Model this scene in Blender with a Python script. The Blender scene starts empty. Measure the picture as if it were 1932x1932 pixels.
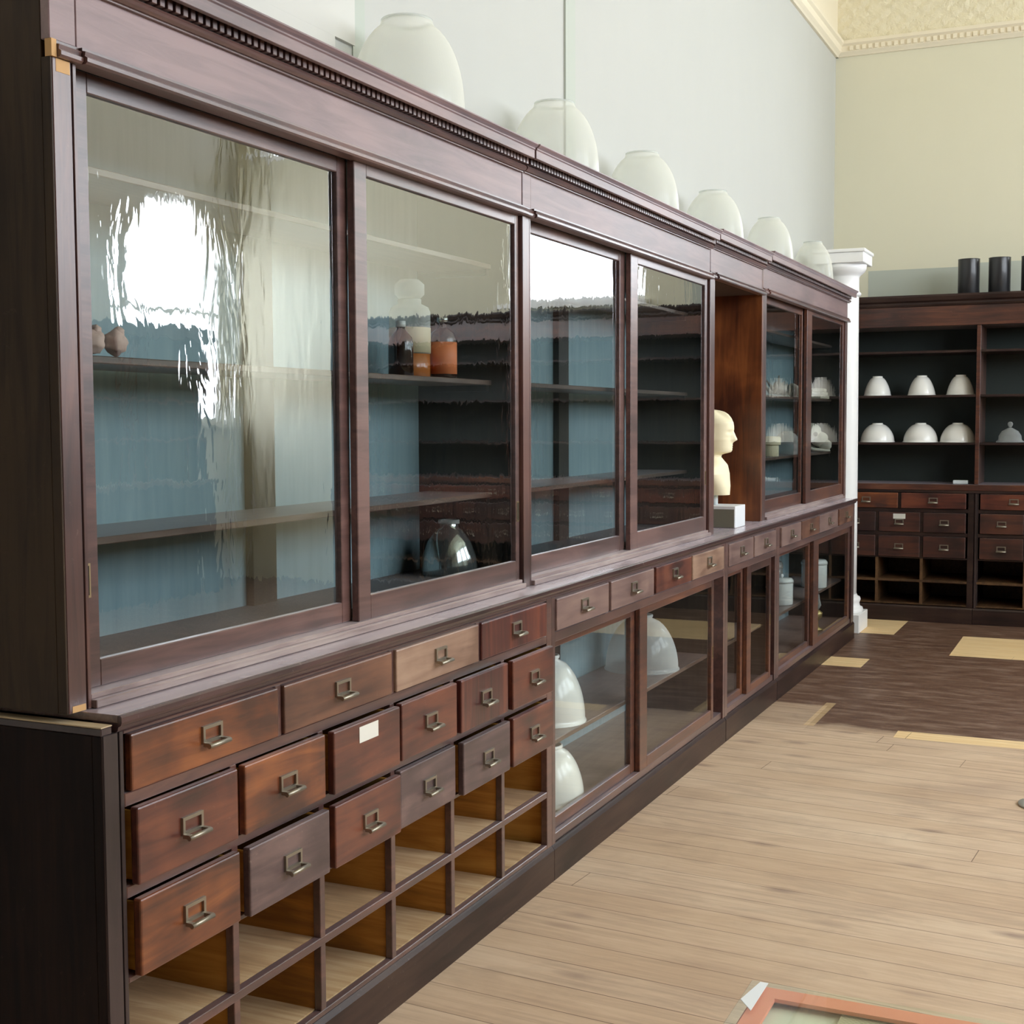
import bpy, bmesh, math, random
from mathutils import Vector, Matrix
random.seed(7)
scene = bpy.context.scene
COL = scene.collection
PI = math.pi

# ------------------------------------------------------------------ helpers
def lin(r, g, b):
    f = lambda c: (c/255/12.92) if c/255 <= 0.04045 else ((c/255+0.055)/1.055)**2.4
    return (f(r), f(g), f(b), 1.0)

class MB:
    """collects shapes for ONE mesh; off is the thing's base (world coords in, local coords out)"""
    def __init__(s, off=(0, 0, 0)):
        s.bm = bmesh.new(); s.off = Vector(off); s.mi = 0
    def _f(s, vs, smooth=False):
        try:
            f = s.bm.faces.new(vs); f.material_index = s.mi; f.smooth = smooth; return f
        except ValueError:
            return None
    def v(s, x, y, z): return s.bm.verts.new((x, y, z))
    def box(s, x0, x1, y0, y1, z0, z1):
        p = [s.v(x, y, z) for x in (x0, x1) for y in (y0, y1) for z in (z0, z1)]
        for q in ((0, 1, 3, 2), (4, 6, 7, 5), (0, 4, 5, 1), (2, 3, 7, 6), (0, 2, 6, 4), (1, 5, 7, 3)):
            s._f([p[i] for i in q])
    def prism_y(s, prof, y0, y1):
        a = [s.v(x, y0, z) for x, z in prof]; b = [s.v(x, y1, z) for x, z in prof]
        n = len(prof)
        s._f(a); s._f(b[::-1])
        for i in range(n):
            s._f([a[i], b[i], b[(i+1) % n], a[(i+1) % n]])
    def prism_x(s, prof, x0, x1):
        a = [s.v(x0, y, z) for y, z in prof]; b = [s.v(x1, y, z) for y, z in prof]
        n = len(prof)
        s._f(a); s._f(b[::-1])
        for i in range(n):
            s._f([a[i], b[i], b[(i+1) % n], a[(i+1) % n]])
    def lathe(s, cx, cy, prof, n=40, rib=0.0, nr=0, cap0=True, cap1=True):
        rings = []
        for r, z in prof:
            ring = []
            for k in range(n):
                a = 2*PI*k/n
                rr = r*(1 + (rib if (nr and (k % 2)) else 0))
                ring.append(s.v(cx+rr*math.cos(a), cy+rr*math.sin(a), z))
            rings.append(ring)
        for i in range(len(rings)-1):
            for k in range(n):
                s._f([rings[i][k], rings[i][(k+1) % n], rings[i+1][(k+1) % n], rings[i+1][k]], True)
        if cap0: s._f(rings[0][::-1])
        if cap1: s._f(rings[-1])
    def tube(s, pts, r, n=10):
        rings = []
        P = [Vector(p) for p in pts]
        for i, p in enumerate(P):
            d = (P[min(i+1, len(P)-1)] - P[max(i-1, 0)]).normalized()
            a = d.cross(Vector((0, 0, 1)))
            if a.length < 1e-4: a = d.cross(Vector((1, 0, 0)))
            a.normalize(); b = d.cross(a)
            rr = r[i] if isinstance(r, (list, tuple)) else r
            rings.append([s.bm.verts.new(p + a*rr*math.cos(2*PI*k/n) + b*rr*math.sin(2*PI*k/n)) for k in range(n)])
        for i in range(len(rings)-1):
            for k in range(n):
                s._f([rings[i][k], rings[i][(k+1) % n], rings[i+1][(k+1) % n], rings[i+1][k]], True)
        s._f(rings[0][::-1]); s._f(rings[-1])
    def blob(s, c, r, n=14, jit=0.0, seed=1):
        rnd = random.Random(seed)
        m = bmesh.ops.create_icosphere(s.bm, subdivisions=3, radius=1.0)
        ph = [rnd.uniform(0, 6.28) for _ in range(6)]
        for v in m['verts']:
            p = v.co.copy()
            k = 1 + jit*(math.sin(5*p.x+ph[0])*math.sin(4*p.y+ph[1]) + 0.6*math.sin(9*p.z+ph[2]+3*p.x))
            v.co = Vector((c[0]+p.x*r[0]*k, c[1]+p.y*r[1]*k, c[2]+p.z*r[2]*k))
        for v in m['verts']:
            for f in v.link_faces:
                f.smooth = True; f.material_index = s.mi
    def build(s, name, mats, parent=None, bevel=0.0, loc=None, rot=None, seg=1):
        bm = s.bm
        bmesh.ops.recalc_face_normals(bm, faces=bm.faces)
        if s.off.length: bmesh.ops.translate(bm, verts=bm.verts, vec=-s.off)
        me = bpy.data.meshes.new(name); bm.to_mesh(me); bm.free()
        if not isinstance(mats, (list, tuple)): mats = [mats]
        for m in mats: me.materials.append(m)
        o = bpy.data.objects.new(name, me); COL.objects.link(o)
        if parent is not None: o.parent = parent
        else: o.location = s.off
        if loc is not None: o.location = loc
        if rot is not None: o.rotation_euler = rot
        if bevel:
            md = o.modifiers.new('bevel', 'BEVEL'); md.width = bevel; md.segments = seg
            md.limit_method = 'ANGLE'; md.angle_limit = math.radians(40)
        return o

def tag(o, label=None, cat=None, group=None, kind=None):
    if label: o['label'] = label
    if cat: o['category'] = cat
    if group: o['group'] = group
    if kind: o['kind'] = kind
    return o
def thing(name, loc, label, cat, group=None, rz=0.0):
    o = bpy.data.objects.new(name, None); COL.objects.link(o)
    o.location = loc; o.rotation_euler = (0, 0, rz); o.empty_display_size = 0.1
    return tag(o, label, cat, group)
def copy_tree(o, parent=None):
    c = o.copy(); COL.objects.link(c)
    if parent is not None: c.parent = parent
    for ch in list(o.children): copy_tree(ch, c)
    return c

# ------------------------------------------------------------------ materials
class NT:
    def __init__(s, name):
        s.m = bpy.data.materials.new(name); s.m.use_nodes = True
        s.t = s.m.node_tree; s.t.nodes.clear()
        s.out = s.t.nodes.new('ShaderNodeOutputMaterial')
    def n(s, typ, ins=None, **kw):
        nd = s.t.nodes.new(typ)
        for k, val in kw.items(): setattr(nd, k, val)
        for k, val in (ins or {}).items(): s.set(nd, k, val)
        return nd
    def set(s, nd, k, val):
        if isinstance(val, bpy.types.NodeSocket): s.t.links.new(val, nd.inputs[k])
        elif isinstance(val, bpy.types.Node): s.t.links.new(val.outputs[0], nd.inputs[k])
        else: nd.inputs[k].default_value = val
    def math(s, op, a, b=None, c=None, clamp=False):
        nd = s.n('ShaderNodeMath', operation=op, use_clamp=clamp)
        for i, x in enumerate((a, b, c)):
            if x is not None: s.set(nd, i, x)
        return nd.outputs[0]
    def mix(s, f, a, b, blend='MIX'):
        nd = s.n('ShaderNodeMix', data_type='RGBA', blend_type=blend)
        s.set(nd, 'Factor', f)
        s.set(nd, 6, a); s.set(nd, 7, b)
        return nd.outputs[2]
    def ramp(s, f, stops):
        nd = s.n('ShaderNodeValToRGB'); cr = nd.color_ramp
        cr.elements[0].position, cr.elements[0].color = stops[0][0], stops[0][1]
        cr.elements[1].position, cr.elements[1].color = stops[-1][0], stops[-1][1]
        for p, c in stops[1:-1]:
            e = cr.elements.new(p); e.color = c
        s.set(nd, 0, f); return nd.outputs[0]
    def coords(s, rnd=True):
        tc = s.n('ShaderNodeTexCoord')
        v = tc.outputs['Object']
        if rnd:
            oi = s.n('ShaderNodeObjectInfo')
            mu = s.math('MULTIPLY', oi.outputs['Random'], 37.0)
            cb = s.n('ShaderNodeCombineXYZ', {0: mu, 1: mu, 2: mu})
            ad = s.n('ShaderNodeVectorMath', {0: v, 1: cb.outputs[0]}, operation='ADD')
            v = ad.outputs[0]
        return v
    def noise(s, v, scale, detail=4.0, rough=0.55, dist=0.0, stretch=None):
        if stretch:
            mp = s.n('ShaderNodeMapping', {'Vector': v}); mp.inputs['Scale'].default_value = stretch; v = mp.outputs[0]
        nd = s.n('ShaderNodeTexNoise', {'Vector': v, 'Scale': scale, 'Detail': detail, 'Roughness': rough, 'Distortion': dist})
        return nd.outputs['Fac']
    def bump(s, h, strength=0.1, dist=0.01):
        return s.n('ShaderNodeBump', {'Height': h, 'Strength': strength, 'Distance': dist}).outputs[0]
    def pbsdf(s, **kw):
        nd = s.n('ShaderNodeBsdfPrincipled')
        for k, val in kw.items(): s.set(nd, k.replace('_', ' '), val)
        return nd
    def done(s, sh):
        s.t.links.new(sh.outputs[0] if isinstance(sh, bpy.types.Node) else sh, s.out.inputs['Surface']); return s.m

def wood(name, dark, mid, light, rough=0.36, grain='Y', blotch=2.2, wear=0.25, wearcol=(0.32, 0.2, 0.16, 1), coat=0.25, gs=1.0, sheen=0.12, spec=0.5):
    t = NT(name); v = t.coords()
    st = {'Y': (14, 1.2, 14), 'Z': (14, 14, 1.2), 'X': (1.2, 14, 14)}[grain]
    g = t.noise(v, 2.2*gs, 6, 0.6, 0.9, st)
    b = t.noise(v, blotch, 3, 0.5, 0.4)
    f = t.math('ADD', t.math('MULTIPLY', g, 0.55), t.math('MULTIPLY', b, 0.6), clamp=True)
    c = t.ramp(f, [(0.43, dark), (0.565, mid), (0.70, light)])
    w = t.noise(v, 55, 5, 0.7, 0.3)
    w2 = t.noise(v, 4, 2)
    wm = t.math('MULTIPLY', t.ramp(w, [(0.62, (0, 0, 0, 1)), (0.74, (1, 1, 1, 1))]), t.ramp(w2, [(0.45, (0, 0, 0, 1)), (0.62, (1, 1, 1, 1))]))
    c = t.mix(t.math('MULTIPLY', wm, wear), c, wearcol)
    r = t.math('ADD', rough-0.07, t.math('MULTIPLY', b, 0.16))
    p = t.pbsdf(Base_Color=c, Roughness=r, Normal=t.bump(g, 0.12, 0.004))
    p.inputs['Coat Weight'].default_value = coat*2.2; p.inputs['Coat Roughness'].default_value = rough*0.9
    p.inputs['Sheen Weight'].default_value = sheen; p.inputs['Sheen Roughness'].default_value = 0.45; p.inputs['Sheen Tint'].default_value = (1.0, 0.9, 0.95, 1)
    p.inputs['Specular IOR Level'].default_value = spec
    return t.done(p)

def plain(name, col, rough=0.5, metal=0.0, var=0.08, scale=6.0, bump=0.0, coat=0.0):
    t = NT(name); v = t.coords()
    n = t.noise(v, scale, 4)
    c = t.mix(t.math('MULTIPLY', n, var*2), col, tuple(x*0.72 for x in col[:3])+(1,))
    kw = dict(Base_Color=c, Roughness=rough, Metallic=metal)
    if bump: kw['Normal'] = t.bump(t.noise(v, scale*6, 4), bump, 0.004)
    p = t.pbsdf(**kw); p.inputs['Coat Weight'].default_value = coat
    return t.done(p)

M = {}
M['mahogany'] = wood('mahogany', (0.03, 0.011, 0.0095, 1), (0.075, 0.028, 0.022, 1), (0.14, 0.056, 0.04, 1), 0.33, 'Y', 1.6, 0.35, coat=0.4, sheen=0.25)
M['mahogany_v'] = wood('mahogany_upright', (0.03, 0.011, 0.0095, 1), (0.075, 0.028, 0.022, 1), (0.14, 0.056, 0.04, 1), 0.33, 'Z', 1.6, 0.3, coat=0.4, sheen=0.25)
M['door_wood'] = wood('door_mahogany', (0.045, 0.019, 0.016, 1), (0.1, 0.045, 0.038, 1), (0.18, 0.09, 0.075, 1), 0.33, 'Y', 1.6, 0.3, coat=0.4, sheen=0.35)  # lighter copy of mahogany: floor reflection put into the base colour
M['sill'] = wood('bleached_sill', (0.17, 0.11, 0.1, 1), (0.3, 0.215, 0.2, 1), (0.42, 0.33, 0.3, 1), 0.34, 'Y', 1.6, 0.2, coat=0.3, sheen=0.2)
M['frieze'] = wood('mahogany_frieze', (0.1, 0.055, 0.057, 1), (0.17, 0.095, 0.095, 1), (0.24, 0.14, 0.135, 1), 0.43, 'Y', 1.3, 0.15, coat=0.26, sheen=0.5)  # lighter copy of mahogany: window sheen put into the base colour
M['red_sash'] = wood('red_mahogany', (0.03, 0.008, 0.005, 1), (0.085, 0.024, 0.011, 1), (0.17, 0.055, 0.02, 1), 0.36, 'Y', 1.9, 0.3, coat=0.3, sheen=0.15)
M['dark_end'] = wood('dark_end_panel', (0.005, 0.0022, 0.002, 1), (0.01, 0.0045, 0.0035, 1), (0.02, 0.009, 0.006, 1), 0.5, 'Z', 1.2, 0.1, coat=0.0, sheen=0.0, spec=0.12)  # near end darkened: shade of its unlit side put into the colour
M['case_end'] = wood('case_end_panel', (0.018, 0.011, 0.008, 1), (0.034, 0.021, 0.014, 1), (0.055, 0.034, 0.02, 1), 0.5, 'Z', 1.2, 0.1, coat=0.0, sheen=0.0, spec=0.2)  # same painted shade on the upper case end, a step lighter
M['edge'] = wood('dark_counter_edge', (0.016, 0.007, 0.008, 1), (0.04, 0.017, 0.017, 1), (0.075, 0.032, 0.03, 1), 0.34, 'Y', 2.5, 0.8, (0.4, 0.3, 0.27, 1), coat=0.2, sheen=0.05)
M['stile'] = wood('dark_stile', (0.014, 0.008, 0.008, 1), (0.032, 0.019, 0.018, 1), (0.05, 0.03, 0.028, 1), 0.4, 'Z', 1.6, 0.3, coat=0.1, sheen=0.05)
M['plinth'] = wood('dark_plinth', (0.012, 0.006, 0.005, 1), (0.03, 0.014, 0.011, 1), (0.05, 0.026, 0.018, 1), 0.42, 'Y', 2.0, 0.6, (0.2, 0.16, 0.14, 1), coat=0.06, sheen=0.0, spec=0.35)
M['counter'] = wood('counter_top', (0.08, 0.038, 0.03, 1), (0.16, 0.085, 0.066, 1), (0.25, 0.145, 0.11, 1), 0.26, 'Y', 1.6, 0.15, (0.45, 0.33, 0.26, 1), coat=0.45, sheen=0.3)
M['niche'] = wood('flame_mahogany', (0.05, 0.012, 0.005, 1), (0.14, 0.04, 0.011, 1), (0.26, 0.085, 0.022, 1), 0.35, 'Z', 3.4, 0.1, gs=0.6)
M['raw'] = wood('bare_pine', (0.24, 0.1, 0.014, 1), (0.42, 0.18, 0.022, 1), (0.56, 0.28, 0.05, 1), 0.6, 'X', 2.2, 0.2, coat=0.0, sheen=0)
M['rawfloor'] = wood('bare_pine_shelf', (0.3, 0.18, 0.075, 1), (0.44, 0.28, 0.13, 1), (0.58, 0.42, 0.23, 1), 0.65, 'X', 2.6, 0.3, (0.25, 0.16, 0.09, 1), coat=0.0)
M['rawchip'] = plain('bare_wood_chip', (0.62, 0.36, 0.15, 1), 0.7)
M['rawtop'] = plain('worn_bare_top', (0.55, 0.42, 0.26, 1), 0.7, var=0.3, scale=40)
M['shelf'] = wood('case_shelf', (0.07, 0.04, 0.028, 1), (0.13, 0.08, 0.06, 1), (0.2, 0.13, 0.1, 1), 0.4, 'Y', 2.0, 0.3)
M['rear_inner'] = wood('rear_inner_wood', (0.04, 0.018, 0.006, 1), (0.085, 0.04, 0.014, 1), (0.14, 0.07, 0.026, 1), 0.5, 'X', 2.0, 0.2, coat=0, sheen=0)
M['inner_side'] = wood('case_inner_side', (0.012, 0.01, 0.008, 1), (0.028, 0.022, 0.016, 1), (0.045, 0.036, 0.024, 1), 0.5, 'Z', 1.5, 0.1, coat=0)
D = {}
D['orange'] = wood('drawer_orange', (0.05, 0.012, 0.006, 1), (0.16, 0.042, 0.012, 1), (0.3, 0.09, 0.022, 1), 0.34, 'Y', 4.5, 0.35, gs=0.8)
D['red'] = wood('drawer_red', (0.026, 0.006, 0.005, 1), (0.09, 0.02, 0.012, 1), (0.17, 0.045, 0.02, 1), 0.34, 'Y', 4.5, 0.5, gs=0.8)
D['deep'] = wood('drawer_deep_red', (0.02, 0.005, 0.006, 1), (0.07, 0.013, 0.012, 1), (0.17, 0.04, 0.02, 1), 0.3, 'Z', 3.5, 0.3, gs=0.8)
D['brown'] = wood('drawer_brown', (0.055, 0.02, 0.012, 1), (0.13, 0.05, 0.026, 1), (0.21, 0.088, 0.045, 1), 0.38, 'Y', 4.0, 0.3, gs=0.8)
D['tan'] = wood('drawer_tan', (0.17, 0.09, 0.058, 1), (0.28, 0.165, 0.11, 1), (0.38, 0.245, 0.165, 1), 0.4, 'Y', 4.0, 0.2, gs=0.8)
D['grey'] = wood('drawer_grey', (0.04, 0.022, 0.021, 1), (0.09, 0.052, 0.05, 1), (0.17, 0.1, 0.088, 1), 0.42, 'Y', 4.0, 0.9, (0.38, 0.28, 0.22, 1), gs=0.8)
D['mauve'] = wood('drawer_mauve', (0.12, 0.066, 0.058, 1), (0.19, 0.115, 0.1, 1), (0.26, 0.165, 0.135, 1), 0.4, 'Y', 3.0, 0.2, gs=0.8)
D['rear'] = wood('rear_drawer_red', (0.016, 0.004, 0.003, 1), (0.05, 0.013, 0.008, 1), (0.1, 0.028, 0.012, 1), 0.4, 'Y', 3.0, 0.3, gs=0.8)
M['brass'] = plain('tarnished_brass', (0.36, 0.325, 0.26, 1), 0.38, 0.85, 0.2, 30)
M['bright_brass'] = plain('bright_brass', (0.62, 0.5, 0.3, 1), 0.3, 0.95, 0.1, 30)
M['dark'] = plain('recess_shade', (0.012, 0.01, 0.009, 1), 0.7)  # near-black: shade of gaps and hollows put into the colour
M['card'] = plain('white_card', (0.78, 0.76, 0.68, 1), 0.7)

t = NT('teal_board'); v = t.coords()
g = t.noise(v, 3.0, 4, 0.6, 0.2, (10, 10, 0.8))
c = t.mix(g, lin(126, 154, 164), lin(172, 194, 200))
M['teal'] = t.done(t.pbsdf(Base_Color=c, Roughness=0.55))
t = NT('dark_green_board'); v = t.coords()
c = t.mix(t.noise(v, 2.0, 4), lin(44, 52, 50), lin(62, 72, 67))
M['green'] = t.done(t.pbsdf(Base_Color=c, Roughness=0.6))

def wallmat(name, a, b, rough=0.75):
    t = NT(name); v = t.coords(False)
    n1 = t.noise(v, 0.7, 5, 0.6, 0.6); n2 = t.noise(v, 5.0, 5, 0.6, 0.2, (1, 1, 0.25))
    c = t.mix(t.math('ADD', t.math('MULTIPLY', n1, 0.7), t.math('MULTIPLY', n2, 0.3)), a, b)
    return t.done(t.pbsdf(Base_Color=c, Roughness=rough, Normal=t.bump(n2, 0.05, 0.01)))
M['wall'] = wallmat('lowered_green_plaster', lin(197, 197, 191), lin(187, 188, 181))  # left wall: colour lowered to offset the strong window light on it
M['wall_rear'] = wallmat('raised_sage_plaster', lin(229, 224, 201), lin(219, 215, 190))  # rear wall: colour raised to stand in for light it lacks
M['wall_right'] = wallmat('raised_white_plaster', lin(236, 234, 226), lin(226, 225, 217))  # right wall: colour raised so its reflection in the glass looks brighter
M['wall_white'] = wallmat('white_wallboard', lin(212, 210, 203), lin(205, 204, 196))
M['wall_strip'] = wallmat('green_strip', lin(190, 195, 184), lin(184, 190, 179))
M['wall_dark'] = plain('dark_shop_wall', (0.035, 0.025, 0.02, 1), 0.7)
M['cream'] = plain('cream_paint', lin(242, 231, 206), 0.5, 0, 0.06, 4)
M['white_paint'] = plain('white_gloss_paint', lin(252, 252, 250), 0.35, 0, 0.05, 3)
t = NT('pressed_tin'); v = t.coords(False)
sx = t.n('ShaderNodeSeparateXYZ', {0: v})
a1 = t.math('SINE', t.math('MULTIPLY', t.math('ADD', sx.outputs[0], sx.outputs[1]), 2*PI/0.16)); a2 = t.math('SINE', t.math('MULTIPLY', sx.outputs[2], 2*PI/0.11))
h = t.math('ADD', t.math('MULTIPLY', a1, a2), t.math('MULTIPLY', t.noise(v, 22, 3), 5.0))
M['tin'] = t.done(t.pbsdf(Base_Color=lin(236, 227, 198), Roughness=0.5, Normal=t.bump(h, 0.4, 0.01)))

# wavy old glass: clear sheet with mirror-like reflection
def glassmat(name, tint, wav=0.05, extra_refl=0.27, sc=(1, 9, 3.0)):  # even reflectance is added over Fresnel to strengthen the room reflections
    t = NT(name); v = t.coords(True)
    n1 = t.noise(v, 1.6, 3, 0.5, 0.6, sc); n2 = t.noise(v, 7.0, 2, 0.5, 0.2, (1, 5, 1.2))
    h = t.math('ADD', n1, t.math('MULTIPLY', n2, 0.10))
    nb = t.bump(h, wav, 0.012)
    fr = t.n('ShaderNodeFresnel', {'IOR': 1.5})
    geo = t.n('ShaderNodeNewGeometry')
    f = t.math('MULTIPLY', t.math('ADD', t.math('MULTIPLY', fr.outputs[0], 0.8), extra_refl), t.math('SUBTRACT', 1.0, geo.outputs['Backfacing']), clamp=True)
    tr = t.n('ShaderNodeBsdfTransparent', {'Color': tint})
    gl = t.n('ShaderNodeBsdfGlossy', {'Color': (1, 1, 1, 1), 'Roughness': 0.015, 'Normal': nb})
    return t.done(t.n('ShaderNodeMixShader', {0: f, 1: tr, 2: gl}))
M['glass'] = glassmat('old_wavy_glass', (0.95, 0.98, 0.975, 1))
M['glass_low'] = glassmat('cupboard_glass', (0.95, 0.97, 0.96, 1), 0.01, 0.06)
M['win_glass'] = glassmat('window_glass', (0.98, 0.99, 1, 1), 0.02, 0.02)
M['top_glass'] = glassmat('table_glass', (0.93, 0.97, 0.955, 1), 0.0, 0.03)

def shademat(name, col, opa=0.5, edge=0.35, rough=0.22):
    t = NT(name)
    lw = t.n('ShaderNodeLayerWeight', {'Blend': 0.35})
    f = t.math('ADD', opa, t.math('MULTIPLY', lw.outputs['Facing'], edge), clamp=True)
    p = t.pbsdf(Base_Color=col, Roughness=rough); p.inputs['IOR'].default_value = 1.5
    tl = t.n('ShaderNodeBsdfTranslucent', {'Color': col})
    ps = t.n('ShaderNodeMixShader', {0: 0.3, 1: p, 2: tl})
    tr = t.n('ShaderNodeBsdfTransparent', {'Color': (0.97, 0.98, 0.96, 1)})
    return t.done(t.n('ShaderNodeMixShader', {0: f, 1: tr, 2: ps}))
M['dome'] = shademat('ribbed_glass', lin(255, 255, 246), 0.3, 0.45, 0.14)
M['clear'] = shademat('clear_ribbed_glass', lin(228, 232, 230), 0.3, 0.6, 0.1)
M['silvered'] = shademat('silvered_ribbed_glass', lin(245, 248, 250), 0.5, 0.4, 0.1)
M['milk'] = plain('milk_glass', lin(255, 254, 248), 0.22, 0, 0.02, 3, coat=0.3)
M['white_shade'] = plain('white_ribbed_glass', lin(240, 241, 238), 0.22, 0, 0.02, 3, coat=0.3)
M['plaster'] = plain('cream_plaster', lin(250, 240, 205), 0.6, 0, 0.05, 9)
M['white_box'] = plain('white_box_paint', lin(236, 240, 244), 0.45, 0, 0.02)
M['grey_panel'] = plain('grey_panel', lin(128, 126, 112), 0.6, 0, 0.05)
M['black'] = plain('black_enamel', lin(40, 40, 42), 0.34, 0.0, 0.15, 8, coat=0.2)
M['amber'] = plain('dark_amber_glass', (0.022, 0.007, 0.004, 1), 0.08, 0, 0.05, coat=0.5)
M['amber_liquid'] = plain('amber_liquid', (0.5, 0.15, 0.03, 1), 0.12, 0, 0.1, coat=0.4)
M['label_cream'] = plain('cream_label', lin(235, 224, 190), 0.6, 0, 0.08, 20)
M['label_orange'] = plain('orange_label', lin(240, 140, 90), 0.55, 0, 0.1, 20)
M['pink'] = plain('pink_plaster', lin(240, 205, 192), 0.5, 0, 0.25, 30)
M['bone'] = plain('bleached_bone', lin(236, 230, 214), 0.55, 0, 0.2, 25)
M['coral'] = plain('grey_coral', lin(190, 185, 178), 0.7, 0, 0.5, 40, bump=0.6)
M['paper'] = plain('old_paper', lin(226, 218, 198), 0.7, 0, 0.15, 20)
M['canister'] = plain('white_china', lin(226, 230, 230), 0.25, 0, 0.03, 4, coat=0.3)
M['silver'] = plain('mercury_glass', lin(200, 205, 205), 0.12, 0.85, 0.3, 10)
M['gold'] = plain('old_gilt', (0.5, 0.38, 0.16, 1), 0.35, 0.7, 0.3, 20)
M['orange_paint'] = plain('salmon_paint', lin(255, 150, 118), 0.45, 0, 0.06, 5)
M['red_paint'] = plain('rust_red_paint', lin(190, 84, 52), 0.5, 0, 0.2, 15)
M['pale_lining'] = plain('pale_lining', lin(232, 226, 204), 0.7, 0, 0.08, 6)
M['metal'] = plain('grey_metal', lin(222, 230, 232), 0.35, 0.0, 0.05)
t = NT('woven_cloth'); v = t.coords(False)
ck = t.n('ShaderNodeTexChecker', {'Vector': v, 'Color1': lin(196, 184, 150), 'Color2': lin(160, 150, 122), 'Scale': 260.0})
M['cloth'] = t.done(t.pbsdf(Base_Color=t.mix(t.noise(v, 20, 4), ck.outputs[0], lin(210, 196, 164)), Roughness=0.9))

# floor: pale scrubbed boards, old brown varnish with clean-edged bare rectangles where fixtures stood
t = NT('floor_boards'); v = t.coords(False)
mp = t.n('ShaderNodeMapping', {'Vector': v}); mp.inputs['Rotation'].default_value = (0, 0, math.radians(4.5)); vr = mp.outputs[0]
sv = t.n('ShaderNodeSeparateXYZ', {0: vr}); PW, PL = 0.147, 3.9
vrow = t.math('DIVIDE', t.math('ADD', sv.outputs[1], 50.0), PW); row = t.math('FLOOR', vrow)
rn = t.n('ShaderNodeTexWhiteNoise', {'W': row}, noise_dimensions='1D').outputs['Value']
uu = t.math('ADD', t.math('DIVIDE', t.math('ADD', sv.outputs[0], 60.0), PL), t.math('MULTIPLY', rn, 7.3)); pk = t.math('FLOOR', uu)
pn = t.n('ShaderNodeTexWhiteNoise', {'W': t.math('ADD', t.math('MULTIPLY', row, 13.0), pk)}, noise_dimensions='1D').outputs['Value']
fv = t.math('ABSOLUTE', t.math('SUBTRACT', t.math('FRACT', vrow), 0.5)); fu = t.math('ABSOLUTE', t.math('SUBTRACT', t.math('FRACT', uu), 0.5))
seam = t.math('MAXIMUM', t.math('MULTIPLY', t.math('SUBTRACT', fv, 0.5-0.0023/PW), PW/0.0012, clamp=True), t.math('GREATER_THAN', fu, 0.5-0.0016/PL))
seam = t.math('MULTIPLY', seam, t.math('ADD', 0.35, t.math('MULTIPLY', t.noise(v, 1.7, 2), 0.9)), clamp=True)
g = t.noise(vr, 2.0, 6, 0.65, 0.8, (1.2, 16, 1))
n1 = t.noise(v, 1.1, 5, 0.6); n2 = t.noise(vr, 4.5, 5, 0.6, 0.3, (1, 3, 1)); n3 = t.noise(v, 2.6, 5, 0.65, 0.8, (1, 1.8, 1))
n4 = t.ramp(n3, [(0.5, (0, 0, 0, 1)), (0.75, (1, 1, 1, 1))])
pale = t.ramp(t.math('ADD', t.math('MULTIPLY', g, 0.5), t.math('MULTIPLY', n1, 0.5)), [(0.34, lin(178, 152, 130)), (0.5, lin(208, 182, 155)), (0.68, lin(225, 203, 177))])
pale = t.mix(t.math('MULTIPLY', n4, 0.6), pale, lin(170, 148, 128))
pale = t.mix(t.math('MULTIPLY', pn, 0.3), pale, lin(186, 152, 118))
vo = t.n('ShaderNodeTexVoronoi', {'Vector': t.n('ShaderNodeMapping', {'Vector': vr, 'Scale': (2.2, 6.0, 1)}).outputs[0], 'Scale': 1.0, 'Randomness': 1.0})
kn = t.ramp(vo.outputs['Distance'], [(0.05, (1, 1, 1, 1)), (0.2, (0, 0, 0, 1))])
pale = t.mix(t.math('MULTIPLY', kn, t.math('MULTIPLY', n2, 1.1)), pale, lin(126, 100, 92))
dk = t.ramp(t.math('ADD', t.math('MULTIPLY', n2, 0.6), t.math('MULTIPLY', g, 0.4)), [(0.33, lin(76, 50, 38)), (0.5, lin(110, 82, 66)), (0.66, lin(150, 126, 110))])
fl = t.noise(vr, 30, 5, 0.7, 0.4, (1, 2.4, 1))
dk = t.mix(t.math('MULTIPLY', t.ramp(fl, [(0.63, (0, 0, 0, 1)), (0.72, (1, 1, 1, 1))]), 0.55), dk, lin(190, 168, 140))
sp = t.n('ShaderNodeSeparateXYZ', {0: v}); X_, Y_ = sp.outputs[0], sp.outputs[1]
def rect(x0, x1, y0, y1):
    a = t.math('MULTIPLY', t.math('GREATER_THAN', X_, x0), t.math('LESS_THAN', X_, x1))
    b = t.math('MULTIPLY', t.math('GREATER_THAN', Y_, y0), t.math('LESS_THAN', Y_, y1))
    return t.math('MULTIPLY', a, b)
wob = t.math('MULTIPLY', t.math('SUBTRACT', t.noise(v, 3.0, 4), 0.5), 0.35)
soft = t.math('MULTIPLY', t.math('SUBTRACT', t.math('ADD', Y_, wob), 6.70), 5.0, clamp=True)
soft2 = t.math('MULTIPLY', t.math('SUBTRACT', t.math('ADD', Y_, t.math('MULTIPLY', wob, 0.3)), 7.27), 14.0, clamp=True)
left = t.math('LESS_THAN', X_, 0.29)
dm = t.math('ADD', t.math('MULTIPLY', left, t.math('MAXIMUM', soft2, t.math('MULTIPLY', soft, 0.38))), t.math('MULTIPLY', t.math('SUBTRACT', 1.0, left), soft))
bare = rect(-0.1, 0.24, 9.97, 10.72)
for rc in ((0.71, 1.75, 9.22, 10.09), (-0.1, 0.252, 8.55, 8.885), (0.73, 2.6, 6.7, 6.86), (2.2, 3.1, 8.4, 9.1)):
    bare = t.math('MAXIMUM', bare, rect(*rc))
strip = t.math('MULTIPLY', rect(0.267, 0.32, 6.8, 7.4), 0.45)
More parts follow.
